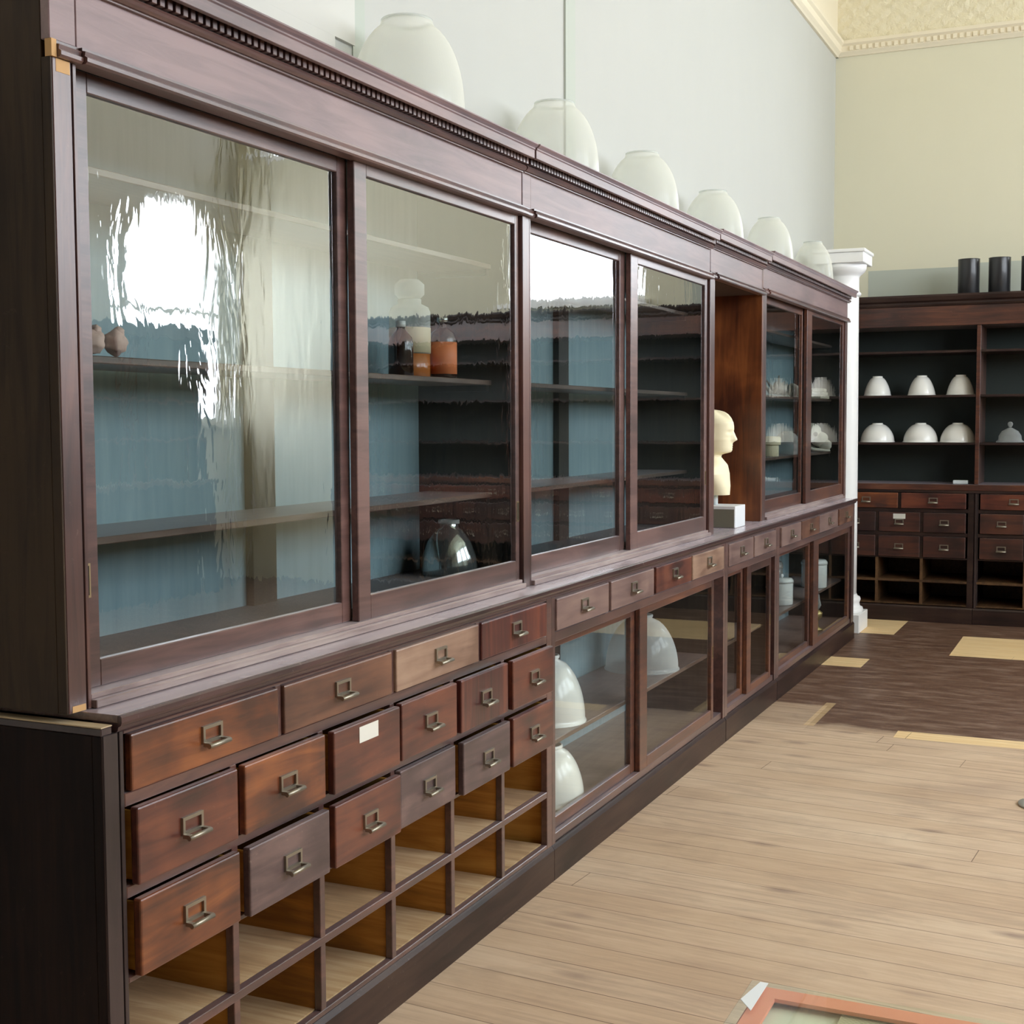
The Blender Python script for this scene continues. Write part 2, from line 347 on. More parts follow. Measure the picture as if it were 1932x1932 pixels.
bare = t.math('MAXIMUM', bare, strip)
fresh = t.ramp(g, [(0.3, lin(226, 190, 136)), (0.7, lin(240, 212, 164))])
c = t.mix(dm, pale, dk); c = t.mix(bare, c, fresh)
c = t.mix(t.math('MULTIPLY', seam, t.math('SUBTRACT', 0.9, t.math('MULTIPLY', dm, 0.5))), c, lin(84, 58, 42))
rgh = t.math('SUBTRACT', 0.66, t.math('MULTIPLY', dm, t.math('SUBTRACT', 0.24, t.math('MULTIPLY', bare, 0.24))))
M['floor'] = t.done(t.pbsdf(Base_Color=c, Roughness=rgh, Normal=t.bump(t.math('SUBTRACT', g, t.math('MULTIPLY', seam, 2.0)), 0.12, 0.004)))

# ------------------------------------------------------------------ the room
WX, WR, YB, YF, HC = -0.483, 6.2, 11.3, -4.0, 5.3
def struct(o): return tag(o, kind='structure')
m = MB(); m.box(WX-0.2, WR+0.2, YF-0.2, YB+0.2, -0.1, 0.0); struct(m.build('floor', M['floor']))
m = MB(); m.box(WX-0.2, WR+0.2, YF-0.2, YB+0.2, HC, HC+0.1); struct(m.build('ceiling', M['tin']))
m = MB(); m.box(WX-0.2, WX, YF-0.2, YB+0.2, 0, HC); struct(m.build('wall_left', M['wall']))
m = MB(); m.box(WX, WR, YF-0.2, YF, 0, HC); struct(m.build('wall_front', M['wall_dark']))

def wall_grid(m, u0, u1, z1, holes, put):
    us = sorted({u0, u1} | {h[0] for h in holes} | {h[1] for h in holes})
    for a, b in zip(us[:-1], us[1:]):
        hs = sorted([h for h in holes if h[0] <= a and h[1] >= b], key=lambda h: h[2])
        z = 0.0
        for h in hs:
            put(m, a, b, z, h[2]); z = h[3]
        put(m, a, b, z, z1)
RW = [(9.62, 11.12, 1.55, 3.7), (6.6, 9.0, 2.5, 5.05), (3.6, 6.0, 2.5, 5.05), (0.8, 3.1, 2.5, 5.05)]
BW = [(1.93, 3.2, 2.62, 4.3), (3.5, 5.9, 4.2, 4.49)]  # second opening is an added clerestory, out of view, to light the friezes
m = MB()
wall_grid(m, YF, YB+0.2, HC, RW, lambda m, a, b, z0, z1: m.box(WR, WR+0.2, a, b, z0, z1))
yc, rr_, zs = 10.37, 0.75, 2.95
for sgn in (-1, 1):
    arc = [(yc+sgn*rr_*math.cos(a), zs+rr_*math.sin(a)) for a in [PI/2*k/10 for k in range(11)]]
    m.prism_x(arc + [(yc+sgn*rr_, zs+rr_+0.001)], WR+0.01, WR+0.19)
struct(m.build('wall_right', M['wall_right']))
m = MB()
wall_grid(m, WX, WR, HC, BW, lambda m, a, b, z0, z1: m.box(a, b, YB, YB+0.2, z0, z1))
struct(m.build('wall_back', M['wall_rear']))

def window_right(i, y0, y1, z0, z1, arch=False):
    f = MB(); w = 0.05
    f.box(WR+0.08, WR+0.14, y0, y0+w, z0, z1); f.box(WR+0.08, WR+0.14, y1-w, y1, z0, z1)
    f.box(WR+0.08, WR+0.14, y0+w, y1-w, z0, z0+w); f.box(WR+0.08, WR+0.14, y0+w, y1-w, z1-w, z1)
    f.box(WR+0.085, WR+0.135, y0+w, y1-w, (z0+z1)/2-0.02, (z0+z1)/2+0.02)
    o = struct(f.build('window_%d' % i, M['white_paint']))
    g = MB(); g.box(WR+0.105, WR+0.109, y0+w, y1-w, z0+w, z1-w); g.build('glass_pane', M['win_glass'], o)
    s = MB(); s.box(WR-0.06, WR+0.08, y0-0.05, y1+0.05, z0-0.04, z0); s.build('window_sill', M['white_paint'], o)
for i, h in enumerate(RW): window_right(i+1, *h)
for i, (x0, x1, z0, z1) in enumerate(BW):
    f = MB(); w = 0.05
    f.box(x0, x0+w, YB+.08, YB+.14, z0, z1); f.box(x1-w, x1, YB+.08, YB+.14, z0, z1); f.box(x0+w, x1-w, YB+.08, YB+.14, z0, z0+w); f.box(x0+w, x1-w, YB+.08, YB+.14, z1-w, z1)
    if i == 0: f.box(x0+w, x1-w, YB+.085, YB+.135, 3.48, 3.52)
    else: f.box((x0+x1)/2-.02, (x0+x1)/2+.02, YB+.085, YB+.135, z0+w, z1-w)
    wo = struct(f.build('window_%d' % (5+i), M['white_paint']))  # the second pass builds the added clerestory
    g = MB(); g.box(x0+w, x1-w, YB+.105, YB+.109, z0+w, z1-w); g.build('glass_pane', M['win_glass'], wo)
    q = MB(); q.box(x0-.05, x1+.05, YB-.06, YB+.08, z0-.04, z0); q.build('window_sill', M['white_paint'], wo)

# cornice moulding and tin frieze above it
zc = 4.505
prof = [(0, 0), (0.02, 0), (0.03, 0.012), (0.05, 0.03), (0.055, 0.075), (0.075, 0.09), (0.075, 0.115), (0, 0.115)]
m = MB(); m.prism_y([(WX+a, zc+b) for a, b in prof], YF, YB)
struct(m.build('trim_1', M['cream']))
m = MB()
m.prism_x([(YB-a, zc+b) for a, b in prof], WX, WR)
k = 0
x = WX+0.12
while x < 3.0:
    m.box(x, x+0.028, YB-0.066, YB-0.05, zc+0.036, zc+0.07); x += 0.05
struct(m.build('trim_2', M['cream']))
m = MB(); m.box(WX+0.0005, WX+0.014, YF, YB-0.016, zc+0.115, HC); struct(m.build('trim_3', M['cream']))
m = MB(); m.box(WX, WR, YB-0.016, YB-0.0005, zc+0.115, HC); struct(m.build('trim_4', M['tin']))
# flat white boarding and strips fixed to the left wall
m = MB(); m.box(WX, WX+0.012, 1.0, 3.672, 2.715, 4.3); m.box(WX, WX+0.012, 1.0, 3.555, 2.3, 2.7149); struct(m.build('trim_5', M['wall_white']))
m = MB(); m.box(WX, WX+0.004, 3.672, 3.745, 2.3, 4.3); m.box(WX, WX+0.01, 5.41, 5.52, 2.3, 4.3); struct(m.build('trim_6', M['wall_strip']))

m = MB(); m.box(-0.2, 0.52, YB-0.0015, YB-0.0002, 2.3, 2.77); m.box(0.5205, 1.5, YB-0.0015, YB-0.0002, 2.3, 2.795); struct(m.build('trim_7', M['wall_strip']))

# ------------------------------------------------------------------ brass label-holder pull (sub-part)
def handle_mesh(m, x, y, z, w=0.066, h=0.037):
    t_ = 0.007; d = 0.006
    m.box(x, x+d, y-w/2, y-w/2+t_, z, z+h); m.box(x, x+d, y+w/2-t_, y+w/2, z, z+h)
    m.box(x, x+d, y-w/2+t_, y+w/2-t_, z+h-t_, z+h); m.box(x, x+d, y-w/2+t_, y+w/2-t_, z, z+t_)
    m.box(x+d, x+0.022, y-w/2-0.002, y-w/2+0.008, z-0.004, z+0.004); m.box(x+d, x+0.022, y+w/2-0.008, y+w/2+0.002, z-0.004, z+0.004)
    m.tube([(x+0.022, y-w/2-0.003, z-0.002), (x+0.022, y+w/2+0.003, z-0.002)], 0.0052, 8)

def drawer(root, off, y0, y1, z0, z1, px, mat, hy=None, handle=True, card=False, depth=0.42):
    """front board with drawer box behind; px = how far the face stands out of the frame"""
    m = MB(off)
    m.box(px-0.02, px, y0, y1, z0, z1)
    m.mi = 1
    m.box(px-depth, px-0.0202, y0+0.006, y0+0.016, z0+0.006, z1-0.01); m.box(px-depth, px-0.0202, y1-0.016, y1-0.006, z0+0.006, z1-0.01)
    m.box(px-depth, px-0.0202, y0+0.0162, y1-0.0162, z0+0.008, z0+0.016)
    d = m.build('drawer', [mat, M['raw']], root, 0.004, seg=2)
    yc = (y0+y1)/2 if hy is None else hy
    hz = z0 + (z1-z0)*0.40
    if handle:
        h = MB(off); handle_mesh(h, px, yc, hz); h.build('handle', M['brass'], d)
    if card:
        c = MB(off); c.box(px, px+0.0012, yc-0.046, yc+0.046, z0+(z1-z0)*0.66, z0+(z1-z0)*0.92); c.build('label_card', M['card'], d)['label'] = 'blank white card'
    return d

# generic base cabinet of drawers over open pigeonholes, local frame: front at x=0 facing +x, running along +y
def drawer_base(root, off, y0, ncol, nwide, pitch, Z, depth, pulls, mats1, mats2, mats3, nohandle=(), cards=(), stile=0.062, inner='raw', frame='mahogany'):
    r1, r2, r3, sh, bt, pl, top = Z
    y1 = y0 + stile + ncol*pitch + 0.045
    xs = -0.004
    m = MB(off)
    fl = y0+stile; ws = 0.022
    m.box(xs-0.022, xs, y1-0.043, y1, pl, top)
    k_ = MB(off); q = fl-y0
    k_.box(xs-0.022, xs, y0+0.0055, y0+q*0.74, pl, top); k_.box(xs-0.022, xs-0.008, y0+q*0.7401, y0+q*0.8199, pl, top); k_.box(xs-0.022, xs-0.001, y0+q*0.82, fl-0.0002, pl, top)
    k_.build('corner_stile', M['stile'], root, 0.001)
    m.box(xs-0.0215, xs-0.0005, fl, y1-0.043, r1[1]+0.002, top)
    m.box(xs-0.0215, xs-0.0005, fl, y1-0.043, r2[1]+0.002, r1[0]-0.002)
    m.box(xs-0.0215, xs-0.0005, fl, y1-0.043, r3[1]+0.002, r2[0]-0.002)
    for lo, hi in ((r3[0]-0.012, r3[0]-0.001), (sh-0.01, sh+0.01), (pl+0.0005, bt)):
        if inner == 'raw' or hi > 0.4: m.box(xs-0.0215, xs-0.0005, fl, y1-0.043, lo, hi)
    cols = [fl + pitch*k for k in range(ncol+1)]
    for k in range(1, ncol):
        m.box(xs-0.021, xs-0.001, cols[k]-ws/2, cols[k]+ws/2, bt if inner == 'raw' else r3[0]-0.002, r2[1]+0.002)
    wd = (ncol*pitch)/nwide
    for k in range(1, nwide):
        m.box(xs-0.021, xs-0.001, fl+wd*k-ws/2, fl+wd*k+ws/2, r1[0]-0.002, r1[1]+0.002)
    m.build('face_frame', M[frame], root, 0.0015)
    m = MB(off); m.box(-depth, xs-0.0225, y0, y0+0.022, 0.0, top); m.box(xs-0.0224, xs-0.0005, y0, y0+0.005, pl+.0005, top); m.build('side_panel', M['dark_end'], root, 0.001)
    m = MB(off); m.box(-depth, xs-0.0225, y1-0.022, y1, 0.0, top); m.build('side_panel', M[inner], root, 0.001)
    m = MB(off); m.box(-depth, -depth+0.012, y0+0.0225, y1-0.0225, 0.02, top-0.002); m.build('back_panel', M[inner], root)
    m = MB(off); m.box(-depth+0.0125, xs-0.0225, y0+0.0225, y1-0.0225, top-0.014, top-0.002); m.build('top_board', M['dark'], root)
    for k in range(1, ncol):
        m = MB(off); m.box(-depth+0.0125, xs-0.0225, cols[k]-0.008, cols[k]+0.008, bt+0.0005, r2[1])
        if inner != 'raw': m.box(xs-0.0224, xs-0.001, cols[k]-0.01, cols[k]+0.01, bt+0.0005, r3[0]-0.0025)
        m.build('divider', M[inner], root)
    for z in (sh, bt):
        m = MB(off); m.box(-depth+0.0125, xs-0.0225 if inner == 'raw' else xs-0.0008, y0+0.0225, y1-0.0435, z-0.009, z+0.002 if z == bt else z+0.009)
        m.build('pigeonhole_shelf', M['rawfloor' if inner == 'raw' else inner], root)
    for z in (r3[0]-0.009, r2[0]-0.011):
        m = MB(off); m.box(-depth+0.0125, xs-0.0225, y0+0.0225, y1-0.0225, z, z+0.006); m.build('dust_board', M[inner], root)
    m = MB(off)
    m.prism_y([(0.004, 0.0005), (0.004, pl-0.014), (-0.002, pl-0.005), (-0.006, pl), (-0.03, pl), (-0.03, 0.0005)], y0, y1)
    m.build('plinth', M['plinth'], root, 0.001)
    i = 0
    g = 0.012
    for k in range(nwide):
        drawer(root, off, fl+wd*k+g, fl+wd*(k+1)-g, r1[0], r1[1], pulls[i], mats1[k], handle=True); i += 1
    for r, rw, mm in ((2, r2, mats2), (3, r3, mats3)):
        for k in range(ncol):
            drawer(root, off, cols[k]+g, cols[k+1]-g, rw[0], rw[1], pulls[i], mm[k], handle=((r, k) not in nohandle), card=((r, k) in cards)); i += 1
    return y1

# ------------------------------------------------------------------ base run along the left wall
S, J12, J23, J34, E = 1.94, 4.118, 6.285, 7.345, 9.71
b1 = thing('drawer_cabinet', (0, S, 0), 'base cabinet with three rows of small drawers above empty pigeonholes, nearest the camera', 'cabinet')
off = (0, S, 0)
ZL = ((0.845, 0.957), (0.662, 0.815), (0.482, 0.635), 0.306, 0.135, 0.121, 0.966)
pl = [0.004, 0.004, 0.004, 0.003] + [0.016, 0.017, 0.026, 0.018, 0.02, 0.026] + [0.018, 0.026, 0.027, 0.012, 0.026, 0.026]
y1 = drawer_base(b1, off, S, 6, 4, 0.3455, ZL, 0.478, pl,
            [D['orange'], D['brown'], D['tan'], D['deep']],
            [D['red'], D['orange'], D['red'], D['red'], D['deep'], D['red']],
            [D['orange'], D['grey'], D['red'], D['grey'], D['grey'], D['red']], nohandle={(2, 2)}, cards={(2, 2)})
m = MB(off); m.box(-0.478, -0.004, S, S+0.03, 0.9665, 0.9815); m.build('end_block', M['stile'], b1, 0.002)
m = MB(off); m.box(-0.478, -0.004, S, S+0.03, 0.9816, 0.984); m.build('bare_top', M['rawtop'], b1)['label'] = 'bare worn wood where the counter edge is missing'

# glazed base cabinets
def sash(root, off, name, xf, y0, y1, z0, z1, gy0, gy1, gz0, gz1, mat, glass, pull=None, th=0.022):
    """one sliding door: rails and stiles, a pane, a flush brass finger pull"""
    m = MB(off); xb = xf-th
    m.box(xb, xf, y0, gy0, z0, z1); m.box(xb, xf, gy1, y1, z0, z1)
    m.box(xb+.0005, xf-.0005, gy0, gy1, z0, gz0); m.box(xb+.0005, xf-.0005, gy0, gy1, gz1, z1)
    d = m.build(name, mat, root, 0.002)
    g = MB(off); g.box(xf-th/2-0.0015, xf-th/2+0.0015, gy0, gy1, gz0, gz1); g.build('glass_pane', glass, d)
    if pull:
        py, pz, hh = pull
        p = MB(off); w = 0.0085
        p.box(xf, xf+0.0015, py-w, py-w+0.004, pz-hh, pz+hh); p.box(xf, xf+0.0015, py+w-0.004, py+w, pz-hh, pz+hh)
        p.box(xf, xf+0.0015, py-w+0.004, py+w-0.004, pz-hh, pz-hh+0.005); p.box(xf, xf+0.0015, py-w+0.004, py+w-0.004, pz+hh-0.005, pz+hh)
        p.mi = 1; p.box(xf, xf+0.0005, py-w+0.004, py+w-0.004, pz-hh+0.005, pz+hh-0.005)
        p.build('finger_pull', [M['bright_brass'], M['dark']], d)
    return d

def glazed_base(root, off, y0, y1, drs, dmats, doors, stl, str_, shelf=True, depth=0.478):
    top, xs = 0.966, -0.004
    m = MB(off)
    m.box(xs-0.05, xs, y0, y0+stl, 0.121, top); m.box(xs-0.05, xs, y1-str_, y1, 0.121, top)
    m.box(xs-0.0495, xs-0.0005, y0+stl, y1-str_, 0.812, 0.845); m.box(xs-0.0215, xs-0.0005, y0+stl, y1-str_, 0.960, top)
    m.box(xs-0.0495, xs-0.008, y0+stl, y1-str_, 0.1215, 0.15)
    for (a, b), (c, d) in zip(drs[:-1], drs[1:]):
        m.box(xs-0.021, xs-0.004, b+0.002, c-0.002, 0.845, 0.960)
    m.build('face_frame', M['mahogany'], root, 0.0015)
    for ya in (y0, y1-0.02):
        m = MB(off); m.box(-depth, xs-0.0505, ya, ya+0.02, 0.0, top); m.build('side_panel', M['inner_side'], root)
    m = MB(off); m.box(-depth, -depth+0.012, y0+0.0205, y1-0.0205, 0.02, top-0.002); m.build('back_panel', M['teal'], root)
    m = MB(off); yc = (y0+y1)/2; m.box(-depth+0.0125, -depth+0.04, yc-0.05, yc+0.05, 0.141, 0.81); m.build('back_post', M['inner_side'], root)
    m = MB(off); m.box(-depth+0.0125, xs-0.0505, y0+0.0205, y1-0.0205, 0.12, 0.14); m.build('bottom_board', M['shelf'], root)
    m = MB(off); m.box(-depth+0.0125, xs-0.0225, y0+0.0205, y1-0.0205, 0.826, 0.84); m.build('dust_board', M['dark'], root)
    if shelf:
        m = MB(off); m.box(-depth+0.041, -0.085, y0+0.0205, y1-0.0205, 0.41, 0.428); m.build('shelf', M['shelf'], root, 0.002)
    m = MB(off)
    m.prism_y([(0.004, 0.0005), (0.004, 0.107), (-0.002, 0.116), (-0.006, 0.121), (-0.05, 0.121), (-0.05, 0.0005)], y0+0.002, y1-0.002)
    m.build('plinth', M['plinth'], root, 0.001)
    for i, (a, b) in enumerate(drs):
        drawer(root, off, a, b, 0.849, 0.958, 0.003, dmats[i], depth=0.35)
    for kw in doors: sash(root, off, 'sliding_door', **kw)

GL = M['glass_low']
b2 = thing('glazed_cabinet', (0, J12+0.002, 0), 'base cabinet with four drawers over two sliding glass doors, holding ribbed lamp shades', 'cabinet')
glazed_base(b2, (0, J12+0.002, 0), J12+0.002, J23-0.002, [(4.152, 4.655), (4.682, 5.183), (5.214, 5.706), (5.728, 6.235)],
    [D['mauve'], D['mauve'], D['red'], D['tan']],
    [dict(xf=-0.033, y0=4.16, y1=5.06, z0=0.151, z1=0.811, gy0=4.2, gy1=5.0, gz0=0.19, gz1=0.781, mat=M['red_sash'], glass=GL, pull=(4.175, 0.47, 0.03)),
     dict(xf=-0.009, y0=5.043, y1=6.105, z0=0.151, z1=0.811, gy0=5.132, gy1=6.07, gz0=0.197, gz1=0.781, mat=M['red_sash'], glass=GL, pull=(6.088, 0.47, 0.03))], 0.03, 0.03)
b3 = thing('glazed_cabinet', (0, J23+0.002, 0), 'narrow base cabinet with two drawers over glass doors, under the niche of the bust', 'cabinet')
glazed_base(b3, (0, J23+0.002, 0), J23+0.002, J34-0.002, [(6.335, 6.80), (6.83, 7.295)],
    [D['mauve'], D['mauve']],
    [dict(xf=-0.033, y0=6.34, y1=6.76, z0=0.151, z1=0.811, gy0=6.39, gy1=6.69, gz0=0.185, gz1=0.785, mat=M['red_sash'], glass=GL),
     dict(xf=-0.009, y0=6.725, y1=7.235, z0=0.151, z1=0.811, gy0=6.805, gy1=7.2, gz0=0.185, gz1=0.772, mat=M['red_sash'], glass=GL, pull=(7.218, 0.47, 0.03))], 0.045, 0.04)
b4 = thing('glazed_cabinet', (0, J34+0.002, 0), 'base cabinet with four drawers over glass doors, holding white canisters beside the white column', 'cabinet')
glazed_base(b4, (0, J34+0.002, 0), J34+0.002, E, [(7.44, 7.93), (7.958, 8.455), (8.482, 9.05), (9.125, 9.61)],
    [D['mauve'], D['brown'], D['mauve'], D['brown']],
    [dict(xf=-0.033, y0=7.42, y1=8.4, z0=0.151, z1=0.811, gy0=7.46, gy1=8.31, gz0=0.185, gz1=0.785, mat=M['red_sash'], glass=GL),
     dict(xf=-0.009, y0=8.35, y1=9.56, z0=0.151, z1=0.811, gy0=8.5, gy1=9.5, gz0=0.185, gz1=0.775, mat=M['red_sash'], glass=GL, pull=(9.53, 0.47, 0.03))], 0.06, 0.09)

# continuous counter
ct = thing('countertop', (0, S, 0), 'long mahogany countertop running along all the base cabinets', 'countertop')
off = (0, S, 0)
m = MB(off); m.box(-0.478, 0.002, S+0.04, E+0.035, 0.9845, 1.0); m.build('counter_board', M['counter'], ct, 0.001)
m = MB(off); m.prism_y([(-0.06, 0.984), (0.0022, 0.984), (0.0022, 0.9998), (0.008, 0.9995), (0.011, 0.996), (0.011, 0.986), (0.008, 0.980), (0.002, 0.977), (0.001, 0.971), (-0.003, 0.967), (-0.06, 0.967)], S+0.04, E+0.03)
m.build('edge_moulding', M['edge'], ct)
# ------------------------------------------------------------------ upper display cases
XU = -0.086
def entablature(root, off, y0, y1, dz, ext0=0.0, ext1=0.0, post=0.066, raw=False):
    if not ext1: ext1 = -0.011
    a = 2.240+dz
    m = MB(off)
    m.box(-0.1074, XU-0.002, y0+post+0.004, y1, a+0.016, 2.372+dz)
    m.box(-0.1074, XU, y0, y0+post, a+0.016, 2.372+dz)
    m.build('frieze', M['frieze'], root, 0.0015)
    # architrave bead under the frieze
    m = MB(off)
    pr = [(-0.1074, a-0.015), (-0.069, a-0.015), (-0.064, a-0.011), (-0.064, a-0.004), (-0.07, a+0.0), (-0.068, a+0.008), (-0.076, a+0.010), (-0.076, a+0.0159), (-0.1074, a+0.0159)]
    m.prism_y(pr, y0+post+0.006, y1)
    pr2 = [(x-0.008 if x > -0.1 else x, z) for x, z in pr]
    m.prism_y(pr2, y0+(0.014 if raw else 0.0), y0+post+0.005)
    m.build('architrave_moulding', M['mahogany'], root)
    # cornice: astragal, dentil bed, corona, cap
    m = MB(off); e = ext1*0.45
    b = 2.364+dz
    m.prism_y([(-0.1074, b), (-0.079, b), (-0.079, b+.004), (-0.074, b+.004), (-0.068, b+.009), (-0.066, b+.014), (-0.069, b+.02), (-0.076, b+.024), (-0.1074, b+.024)], y0-ext0*.45, y1+e)
    m.build('astragal_moulding', M['mahogany'], root)
    m = MB(off)
    m.box(-0.1074, -0.078, y0-ext0*.4, y1+e*0.9, b+.0242, b+.056)
    m.mi = 1
    y = y0 + 0.012
    while y < y1-0.014:
        m.box(-0.0779, -0.060, y, y+0.0155, b+.0245, b+.052); y += 0.0247
    m.build('dentil_moulding', [M['dark'], M['mahogany']], root, 0.0008)
    m = MB(off)
    c = 2.404+dz
    m.prism_y([(-0.1074, b+.0562), (-0.05, b+.0562), (-0.05, c), (-0.036, c), (-0.036, c+.026), (-0.033, c+.028), (-0.033, c+.033), (-0.026, c+.036), (-0.022, c+.042), (-0.022, c+.046), (-0.1074, c+.046)], y0-ext0, y1+ext1)
    m.build('cornice', M['frieze'], root, 0.0008)

def display_case(root, off, y0, y1, dz, back_door, front_door, shelves, post=0.066, ext1=0.0, endpost=0.0, raw=False, endmat='inner_side', postbk=0.12):
    top = 2.44+dz
    m = MB(off); m.box(-0.478, XU-0.022, y0, y0+0.02, 1.001, top-0.02)
    pa = 0.0
    if raw: pa = 0.0055; m.box(XU-0.0219, XU-0.0005, y0, y0+0.005, 1.001, 2.2245)
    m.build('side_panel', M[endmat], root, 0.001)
    m = MB(off); m.box(-0.478, XU-0.022, y1-0.02, y1, 1.001, top-0.02); m.build('side_panel', M['inner_side'], root, 0.001)
    m = MB(off)
    m.box(XU-0.0215, XU, y0+pa, y0+post*0.78, 1.001, 2.2245+dz); m.box(XU-0.0215, XU-0.001, y0+post*0.86, y0+post, 1.001, 2.2245+dz)
    m.box(XU-0.021, XU-0.008, y0+post*0.78, y0+post*0.86, 1.001, 2.2235+dz)
    m.build('post', M['mahogany_v'], root, 0.001)
    if endpost:
        m = MB(off); m.box(XU-0.0215, XU, y1-endpost, y1, 1.001, 2.2245+dz); m.build('post', M['mahogany_v'], root, 0.001)
    ye = y1 - (endpost if endpost else 0.0)
    m = MB(off); m.box(-0.465, -0.1202, y0+0.0205, y1-0.0205, top-0.035, top-0.02); m.build('top_board', M['mahogany'], root)
    m = MB(off); m.box(-0.17, -0.1202, y0+0.0205, ye-0.0205, 2.24+dz, top-0.0355); m.build('header_rail', M['dark'], root)
    m = MB(off); m.box(-0.478, -0.466, y0+0.0205, y1-0.0205, 1.03, top-0.02); m.build('back_panel', M['teal'], root)
    m = MB(off); m.box(-0.4655, -0.165, y0+0.0205, y1-0.0205, 1.001, 1.05); m.build('floor_board', M['inner_side'], root)
    m = MB(off)
    m.box(-0.1645, -0.075, y0+post+0.001, ye-0.001, 1.001, 1.017); m.box(-0.1645, XU-0.003, y0+post+0.001, ye-0.001, 1.0172, 1.028)
    m.build('track_sill', M['sill'], root, 0.0015)
    if postbk:
        m = MB(off); yc = (y0+y1)/2+postbk; m.box(-0.4655, -0.44, yc-0.055, yc+0.055, 1.0505, top-0.0355); m.build('back_post', M['inner_side'], root)
    for z in shelves:
        m = MB(off); m.box(-0.439, -0.19, y0+0.0205, y1-0.0205, z-0.016, z); m.build('shelf', M['shelf'], root, 0.002)
        m = MB(off)
        for ya in (y0+0.0205, y1-0.0405): m.box(-0.394, -0.2, ya, ya+0.02, z-0.036, z-0.0165)
        m.build('shelf_bearer', M['inner_side'], root)
    for d in (back_door, front_door): sash(root, off, 'sliding_door', **d)
    entablature(root, off, y0, y1, dz, 0.0, ext1, post, raw)

SH = (1.318, 1.69, 2.07)
U0, U12, U23, U34, UE = 1.942, 4.078, 6.288, 7.325, 9.80
GM = M['glass']
u1 = thing('display_case', (XU, U0, 1.0), 'glass display case holding amber bottles, nearest the camera', 'display case')
u1.location = (0, U0, 0)
display_case(u1, (0, U0, 0), U0, U12-0.004, 0.0,
    dict(xf=-0.127, y0=2.02, y1=3.045, z0=1.0285, z1=2.231, gy0=2.083, gy1=2.998, gz0=1.082, gz1=2.192, mat=M['door_wood'], glass=GM, pull=(2.05, 1.243, 0.034)),
    dict(xf=-0.097, y0=3.032, y1=4.066, z0=1.0285, z1=2.236, gy0=3.094, gy1=4.04, gz0=1.093, gz1=2.194, mat=M['door_wood'], glass=GM, pull=(4.053, 1.256, 0.034)),
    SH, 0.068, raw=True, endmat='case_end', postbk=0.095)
m = MB((0, U0, 0)); m.box(XU-0.015, XU+0.0006, U0+0.014, U0+0.05, 2.200, 2.224); m.build('chipped_edge', M['rawchip'], u1)['label'] = 'bare pale wood at the top of the corner post'
m = MB((0, U0, 0)); m.box(XU-0.012, XU+0.004, U0, U0+0.013, 2.2246, 2.2565); m.build('chipped_edge', M['rawchip'], u1)['label'] = 'bare pale wood where the moulding end is missing'
m = MB((0, U0, 0)); m.box(XU-0.012, XU+0.0006, U0+0.014, U0+0.05, 1.0015, 1.014); m.build('chipped_edge', M['rawchip'], u1)['label'] = 'bare pale wood at the foot of the corner post'
u2 = thing('display_case', (0, U12, 0), 'glass display case with bare shelves, between the amber bottles case and the bust niche', 'display case')
display_case(u2, (0, U12, 0), U12, U23-0.004, 0.002,
    dict(xf=-0.127, y0=4.15, y1=5.19, z0=1.0285, z1=2.233, gy0=4.22, gy1=5.13, gz0=1.09, gz1=2.193, mat=M['door_wood'], glass=GM),
    dict(xf=-0.097, y0=5.178, y1=6.272, z0=1.0285, z1=2.239, gy0=5.262, gy1=6.235, gz0=1.096, gz1=2.194, mat=M['door_wood'], glass=GM, pull=(6.253, 1.28, 0.034)),
    SH)
u4 = thing('display_case', (0, U34, 0), 'far glass display case holding a skull and coral, next to the white column', 'display case')
display_case(u4, (0, U34, 0), U34, UE, 0.026,
    dict(xf=-0.127, y0=7.41, y1=8.56, z0=1.0285, z1=2.26, gy0=7.5, gy1=8.5, gz0=1.1, gz1=2.215, mat=M['red_sash'], glass=GM),
    dict(xf=-0.097, y0=8.51, y1=9.725, z0=1.0285, z1=2.264, gy0=8.65, gy1=9.69, gz0=1.105, gz1=2.226, mat=M['red_sash'], glass=GM, pull=(9.708, 1.3, 0.03)),
    (1.335, 1.706, 2.09), 0.08, ext1=0.06, endpost=0.07)
# open niche
u3 = thing('display_niche', (0, U23, 0), 'open flame-grained mahogany niche around the plaster bust', 'niche')
off = (0, U23, 0); ya, yb = U23, U34-0.004
m = MB(off); m.box(XU-0.0215, XU, ya, ya+0.078, 1.001, 2.2365); m.build('post', M['mahogany_v'], u3, 0.002)
for a_, b_ in ((ya, ya+0.022), (yb-0.022, yb)):
    m = MB(off); m.box(-0.478, XU-0.022 if a_ == ya else XU, a_, b_, 1.001, 2.42); m.build('side_panel', M['niche'], u3, 0.001)
m = MB(off); m.box(-0.478, -0.466, ya+0.0225, yb-0.0225, 1.001, 2.42); m.build('back_panel', M['niche'], u3)
m = MB(off); m.box(-0.4655, -0.1202, ya+0.0225, yb-0.0225, 2.24, 2.26); m.box(-0.4655, -0.1202, ya+0.0225, yb-0.0225, 2.405, 2.42); m.build('top_board', M['inner_side'], u3)
entablature(u3, off, ya, yb, 0.012, post=0.078)

